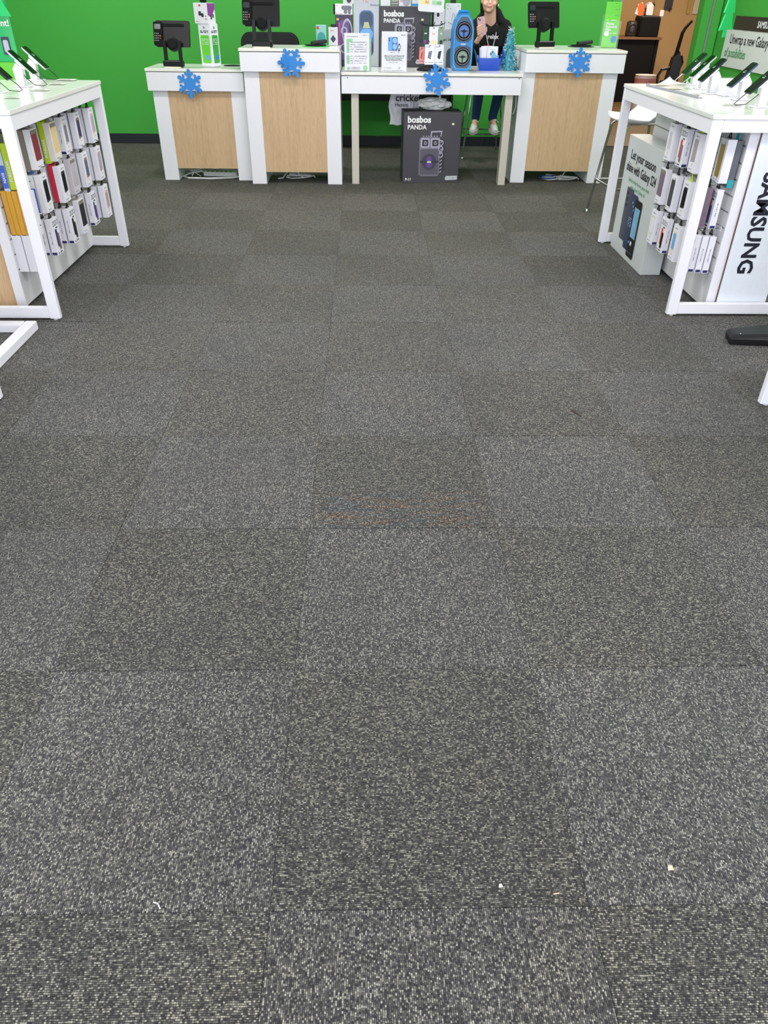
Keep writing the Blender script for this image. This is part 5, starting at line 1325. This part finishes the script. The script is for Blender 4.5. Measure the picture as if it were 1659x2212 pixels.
for k, pts in enumerate(([(0, 0, .95), (-.03, 0, .5), (-.1, -.02, .2), (-.2, -.02, 0)], [(-.05, -.02, .95), (-.1, -.02, .6), (-.08, -.02, .3), (-.22, -.02, .05)], [(-.16, -.02, .7), (-.14, -.02, .3), (-.2, -.02, -.2)])):
    obj('cable_run', MB().tube(pts, .008, 5), M('tan_cable', (90, 72, 52), .6), t)
t = thing('wall_conduit', 'vertical conduit with dark brackets on the beige back room wall', 'conduit', (5.02, 14.09, 0))
obj('pipe', MB().tube([(0, -.02, .2), (0, -.02, 2.8)], .016, 8), BEIGEW, t)
for z in (1.02, 1.16, 1.3): obj('bracket', MB().box(-.1, -.01, -.05, -.004, z, z + .03), BLACK, t)
for k, (x, z, w_, h_, mt_, lb_) in enumerate(((5.25, 1.25, .13, .2, DGREY, 'dark grey box fixed on the beige back room wall'), (5.72, 1.2, .10, .22, M('notice_white', (220, 210, 190), .7), 'white notice on the beige back room wall'), (5.6, 1.2, .05, .2, M('notice_yellow', (190, 170, 90), .7), 'narrow yellow notice on the beige back room wall'), (5.86, 1.1, .07, .22, M('notice_brown', (80, 60, 50), .7), 'brown picture on the beige back room wall'))):
    t = thing('wall_notice', lb_, 'notice', (x, 14.09, z), 0, 'notices on the back room wall'); obj('sheet', MB().box(-w_ / 2, w_ / 2, -.02, 0, 0, h_), mt_, t)
    if k == 0: obj('knob', MB().box(.02, .04, -.03, -.0205, -.02, .03), BLACK, t)
    if k == 3: obj('frame', MB().box(-w_ / 2 - .01, -w_ / 2 - .0005, -.022, 0, -.01, h_ + .01), BLACKM, t)

# crumbs and lint on the carpet
for k, (x, y, s, mt_, lb_) in enumerate(((.79, .07, .006, M('peach_crumb', (236, 190, 160), .8), 'small peach paper crumb on the carpet at lower right'), (.445, .04, .004, WINK, 'tiny white crumb left of the peach crumb'))):
    t = tag(obj('crumb', MB().prism([(x - s, y - s * .7), (x + s, y - s * .5), (x + s * .7, y + s * .9), (x - s * .5, y + s)], .0008, .003, 'z'), mt_), lb_, 'crumb')
tag(obj('lint_thread', MB().tube([(-.222, .018, .003), (-.214, .016, .004), (-.207, .006, .003)], .0012, 4), WINK), 'short white thread on the carpet at lower left', 'thread')
tag(obj('lint_thread', MB().tube([(.545, .022, .003), (.556, .024, .003)], .0012, 4), MC['peach_crumb']), 'short peach thread between the two crumbs', 'thread')
tag(obj('carpet_scrap', MB().tube([(1.045, 2.05, .003), (1.06, 2.02, .004), (1.075, 1.99, .003)], .003, 4), M('brown_scrap', (60, 44, 36), .8)), 'dark brown sliver on the carpet before the right table', 'scrap')

# ------------------------------------------------------------------ the seated woman
P = thing('person', 'woman in black hoodie and jeans on a stool looking at a pink phone', 'person', (1.42, 7.86, .25))
def blob(name, prims, voxel, mat, parent, smooth=6):
    bm_ = bmesh.new()
    for pr in prims:
        if pr[0] == 'c':      # tapered capsule
            _, a, b_, r1, r2_ = pr; a, b_ = Vector(a), Vector(b_)
            L_ = (b_ - a).length; n = max(3, int(L_ / (min(r1, r2_) * .35)) + 1)
            for k in range(n + 1):
                f_ = k / n; c_ = a.lerp(b_, f_); rr = r1 + (r2_ - r1) * f_
                bmesh.ops.create_icosphere(bm_, subdivisions=2, radius=rr, matrix=Matrix.Translation(c_))
        else:                 # ellipsoid (centre, radii, euler)
            _, c_, rad, rot = pr
            mm = Matrix.Translation(c_) @ mathutils.Euler(rot).to_matrix().to_4x4() @ Matrix.Diagonal((*rad, 1))
            bmesh.ops.create_icosphere(bm_, subdivisions=3, radius=1, matrix=mm)
    me = bpy.data.meshes.new('tmp'); bm_.to_mesh(me); bm_.free()
    o = bpy.data.objects.new('tmp', me); C.objects.link(o)
    r_ = o.modifiers.new('r', 'REMESH'); r_.mode = 'VOXEL'; r_.voxel_size = voxel
    s_ = o.modifiers.new('s', 'SMOOTH'); s_.factor = .5; s_.iterations = smooth
    dg = bpy.context.evaluated_depsgraph_get(); dg.update()
    m2 = bpy.data.meshes.new_from_object(o.evaluated_get(dg)); m2.name = name
    bpy.data.objects.remove(o)
    inv = MAT_OF[parent.name].inverted(); m2.transform(inv)
    m2.materials.clear(); m2.materials.append(mat)
    for p in m2.polygons: p.use_smooth = True
    o = bpy.data.objects.new(name, m2); C.objects.link(o); o.parent = parent
    MAT_OF[o.name] = MAT_OF[parent.name].copy()
    return o
HC = Vector((1.372, 7.765, 1.395))
chest = (1.405, 7.86, 1.05); pelv = (1.42, 7.97, .75)
shR, shL = (1.265, 7.84, 1.165), (1.555, 7.86, 1.165)
elR, elL = (1.20, 7.70, .93), (1.615, 7.76, .93)
wrR, wrL = (1.245, 7.50, 1.065), (1.48, 7.52, .90)
knR, knL = (1.315, 7.60, .735), (1.53, 7.61, .735)
anR, anL = (1.315, 7.74, .38), (1.485, 7.745, .38)
body = [
 ('e', HC, (.074, .092, .112), (.12, 0, 0)), ('e', HC + Vector((-.008, -.03, -.055)), (.058, .062, .062), (0, 0, 0)),
 ('e', HC + Vector((-.014, -.072, -.092)), (.022, .02, .018), (0, 0, 0)),                       # chin
 ('c', HC + Vector((-.008, -.092, -.005)), HC + Vector((-.010, -.112, -.034)), .008, .0125),     # nose
 ('e', HC + Vector((-.042, -.066, -.04)), (.030, .024, .026), (0, 0, 0)), ('e', HC + Vector((.028, -.066, -.04)), (.030, .024, .026), (0, 0, 0)),  # cheeks
 ('e', HC + Vector((.074, .0, -.015)), (.009, .018, .027), (0, 0, 0)), ('e', HC + Vector((-.076, .0, -.015)), (.009, .018, .027), (0, 0, 0)),  # ears
 ('c', HC + Vector((.012, .03, -.06)), (1.40, 7.845, 1.20), .056, .062),
 ('c', (1.40, 7.86, 1.20), (1.41, 7.90, 1.05), .055, .075), ('c', shR, shL, .040, .040), ('c', (1.41, 7.90, 1.05), pelv, .075, .08),
 ('c', shR, elR, .04, .034), ('c', elR, wrR, .034, .024), ('c', shL, elL, .04, .034), ('c', elL, wrL, .034, .024),
 ('c', pelv, knR, .075, .052), ('c', knR, anR, .047, .034), ('c', pelv, knL, .075, .052), ('c', knL, anL, .047, .034),
 ('c', anR, (1.30, 7.66, .33), .03, .03), ('c', anL, (1.50, 7.66, .33), .03, .03),
]
# right hand holding the phone: palm behind/left of phone, fingers across its back
ph_c = Vector((1.268, 7.435, 1.185))
PT = Matrix.Translation(ph_c) @ Matrix.Rotation(-.20, 4, 'Y') @ Matrix.Rotation(.12, 4, 'X')
def pp_(x, y, z): return PT @ Vector((x, y, z))
palm = pp_(-.012, .016, -.075)
body += [('c', wrR, palm, .023, .026), ('e', pp_(-.022, .014, -.055), (.024, .014, .034), (0, -.2, 0))]
for k in range(4):   # fingers wrap over the back (towards camera)
    z0 = -.064 + k * .0195
    body += [('c', pp_(-.038, .010, z0), pp_(-.042, -.006, z0 + .004), .0088, .0086), ('c', pp_(-.042, -.006, z0 + .004), pp_(-.018, -.0135, z0 + .012), .0086, .008),
             ('c', pp_(-.018, -.0135, z0 + .012), pp_(.012 - .006 * abs(k - 1.5), -.0125, z0 + .02), .0078, .0068)]
body += [('c', pp_(.02, .012, -.07), pp_(.041, .004, -.045), .0095, .009), ('c', pp_(.041, .004, -.045), pp_(.043, -.002, -.018), .0088, .0075)]
# left hand resting on the lap
body += [('c', wrL, (1.44, 7.475, .872), .022, .024)]
for k in range(4): body += [('c', (1.43 - .0 + k * .014, 7.465, .868), (1.415 + k * .014, 7.425, .862 - .004 * k), .0085, .0078), ('c', (1.415 + k * .014, 7.425, .862 - .004 * k), (1.405 + k * .014, 7.402 + .004 * k, .845), .0078, .0068)]
body += [('c', (1.42, 7.49, .875), (1.395, 7.46, .868), .0095, .008)]
blob('body', body, .0046, SKIN, P, 5)
hair = [('e', HC + Vector((.006, .022, .022)), (.084, .094, .112), (.1, 0, 0)), ('e', HC + Vector((-.045, -.055, .075)), (.04, .03, .035), (0, .5, 0)), ('e', HC + Vector((.042, -.055, .075)), (.042, .03, .04), (0, -.5, 0)),
        ('c', HC + Vector((.07, .03, .0)), HC + Vector((.078, .06, -.11)), .024, .02), ('c', HC + Vector((-.066, .03, .0)), HC + Vector((-.06, .06, -.1)), .024, .018), ('e', HC + Vector((.01, .1, .01)), (.05, .05, .05), (0, 0, 0))]
blob('hair', hair, .005, HAIR, P, 4)
for s in (-1, 1):
    e_ = HC + Vector((-.009 + s * .031, -.0865, .004))
    q = MB(); q.lathe([(.001, -.006), (.008, -.004), (.011, .0), (.008, .005)], 12, 'y', e_); ey = obj('eye', q, WINK, P, True, smooth=True)
    q = MB(); q.lathe([(.001, -.0075), (.0048, -.006), (.0048, -.0045)], 10, 'y', e_ + Vector((-.002, 0, -.001))); obj('iris', q, BLACKM, ey, True)
for s in (-1, 1):
    e_ = HC + Vector((-.009 + s * .031, -.089, .004))
    obj('eyelid', MB().tube([e_ + Vector((-.014, .004, .002)), e_ + Vector((0, -.004, .0085)), e_ + Vector((.014, .004, .002))], .0028, 6), M('lid_brown', (130, 84, 74), .6), P, True)
for s in (-1, 1):
    e_ = HC + Vector((-.009 + s * .033, -.088, .024))
    obj('eyebrow', MB().tube([e_ + Vector((-.016, .006, -.001)), e_ + Vector((0, -.002, .004)), e_ + Vector((.016, .008, -.001))], .0032, 6), HAIR, P, True)
mo = HC + Vector((-.012, -.0985, -.062))
obj('mouth', MB().tube([mo + Vector((-.024, .014, .005)), mo + Vector((-.012, .002, -.001)), mo + Vector((0, -.001, -.002)), mo + Vector((.012, .003, -.001)), mo + Vector((.024, .015, .005))], .0048, 7), LIP, P, True)
obj('earring', MB().lathe([(.001, -.014), (.006, -.006), (.006, 0), (.002, .012)], 10, 'z', HC + Vector((.082, -.006, -.052))), M('pearl', (235, 230, 228), .2), P, True, smooth=True)
jacket = [
 ('c', (1.275, 7.85, 1.16), (1.30, 7.90, .80), .078, .085), ('c', (1.545, 7.87, 1.16), (1.53, 7.92, .80), .078, .085), ('c', (1.41, 7.93, 1.15), (1.41, 8.0, .80), .10, .115),
 ('c', shR, elR, .066, .055), ('c', elR, (1.242, 7.53, 1.035), .055, .040), ('c', shL, elL, .066, .056), ('c', elL, (1.50, 7.545, .905), .056, .042),
 ('c', (1.285, 7.83, 1.205), (1.36, 7.93, 1.265), .045, .05), ('c', (1.36, 7.93, 1.265), (1.47, 7.92, 1.27), .05, .055), ('c', (1.47, 7.92, 1.27), (1.515, 7.83, 1.20), .052, .045),
 ('c', (1.515, 7.83, 1.20), (1.50, 7.80, 1.02), .035, .03), ('c', (1.285, 7.83, 1.205), (1.31, 7.80, 1.04), .032, .026)]
blob('hoodie', jacket, .008, JACKET, P, 5)
shirt = [('c', (1.36, 7.835, 1.13), (1.37, 7.87, .80), .078, .088), ('c', (1.45, 7.84, 1.13), (1.45, 7.87, .80), .078, .088), ('e', (1.403, 7.86, 1.185), (.095, .062, .05), (0, 0, 0))]
blob('tee_shirt', shirt, .008, SHIRT, P, 4)
jeans = [('e', (1.42, 7.98, .76), (.16, .12, .09), (0, 0, 0)), ('c', (1.35, 7.93, .765), knR, .088, .066), ('c', knR, (1.315, 7.735, .395), .06, .044), ('c', (1.49, 7.93, .765), knL, .088, .066), ('c', knL, (1.487, 7.74, .395), .06, .044)]
blob('jeans', jeans, .008, JEANS, P, 4)
for s, (ax, an, yaw_) in enumerate(((1.305, anR, -.25), (1.495, anL, .08))):
    T_ = Matrix.Translation((ax, 7.70, .292)) @ Matrix.Rotation(yaw_, 4, 'Z') @ Matrix.Rotation(.12, 4, 'X')
    def tp(x, y, z): return tuple(T_ @ Vector((x, y, z)))
    shoe = [('c', tp(0, .06, .035), tp(0, -.03, .032), .036, .038), ('c', tp(0, -.03, .03), tp(0, -.115, .018), .038, .030), ('c', tp(0, .055, .04), tp(0, .045, .085), .036, .038)]
    sh = blob('shoe', shoe, .006, SHOEW, P, 4)
    q = MB(); q.xf = T_; q.prism([(.0 + .046 * math.cos(a) * (1 if math.sin(a) > 0 else .95), -.03 + .125 * math.sin(a)) for a in [k * 2 * PI / 24 for k in range(24)]], -.012, .014, 'z'); obj('sole', q, M('sole_white', (205, 200, 198), .6), sh, True)
    q = MB(); q.xf = T_
    for k in range(4): q.tube([(-.022, -.01 - k * .018, .068 - k * .006), (0, -.016 - k * .018, .074 - k * .007), (.022, -.01 - k * .018, .068 - k * .006)], .0025, 5)
    q.tube([(0, 0, .082), (.02, -.03, .095), (.045, -.035, .075)], .0022, 5)
    obj('laces', q, WINK, sh, True)
# lanyard and badge
q = MB().tube([(1.462, 7.80, 1.19), (1.455, 7.755, 1.10), (1.432, 7.745, 1.0), (1.415, 7.745, .96)], .004, 6).tube([(1.345, 7.80, 1.19), (1.37, 7.755, 1.08), (1.40, 7.745, .98), (1.415, 7.745, .96)], .004, 6)
obj('lanyard', q, M('white_lanyard', (200, 200, 214), .6, var=.6, scale=150), P, True)
obj('badge', MB().box(1.345, 1.395, 7.742, 7.746, .90, 1.02), M('badge_olive', (170, 170, 120), .5), P, True)
obj('badge_top', MB().box(1.345, 1.395, 7.7405, 7.7419, .995, 1.02), REDP, P, True)
letters('relax', .052, WINK, P, (-.045, 7.748 - 7.86, 1.075 - .25), off=.0008, name='shirt_lettering')
# her phone
t = thing('mobile_phone', 'pale pink phone held up in the right hand of the woman', 'phone', tuple(ph_c))
Rp = Matrix.Rotation(-.20, 4, 'Y') @ Matrix.Rotation(.12, 4, 'X')
q = MB(); q.xf = Rp; q.prism(rrect(-.0365, .0365, -.074, .074, .011, 4), -.005, .004); obj('case', q, PINK, t)
q = MB(); q.xf = Rp; q.prism(rrect(-.034, .034, -.071, .071, .01, 4), .0042, .005); obj('screen', q, SCREEN, t)
q = MB(); q.xf = Rp; q.disc(-.024, .062, .0065, -.007, -.0051, n=12).disc(-.011, .052, .0065, -.007, -.0051, n=12); obj('camera_lens', q, BLACK, t)
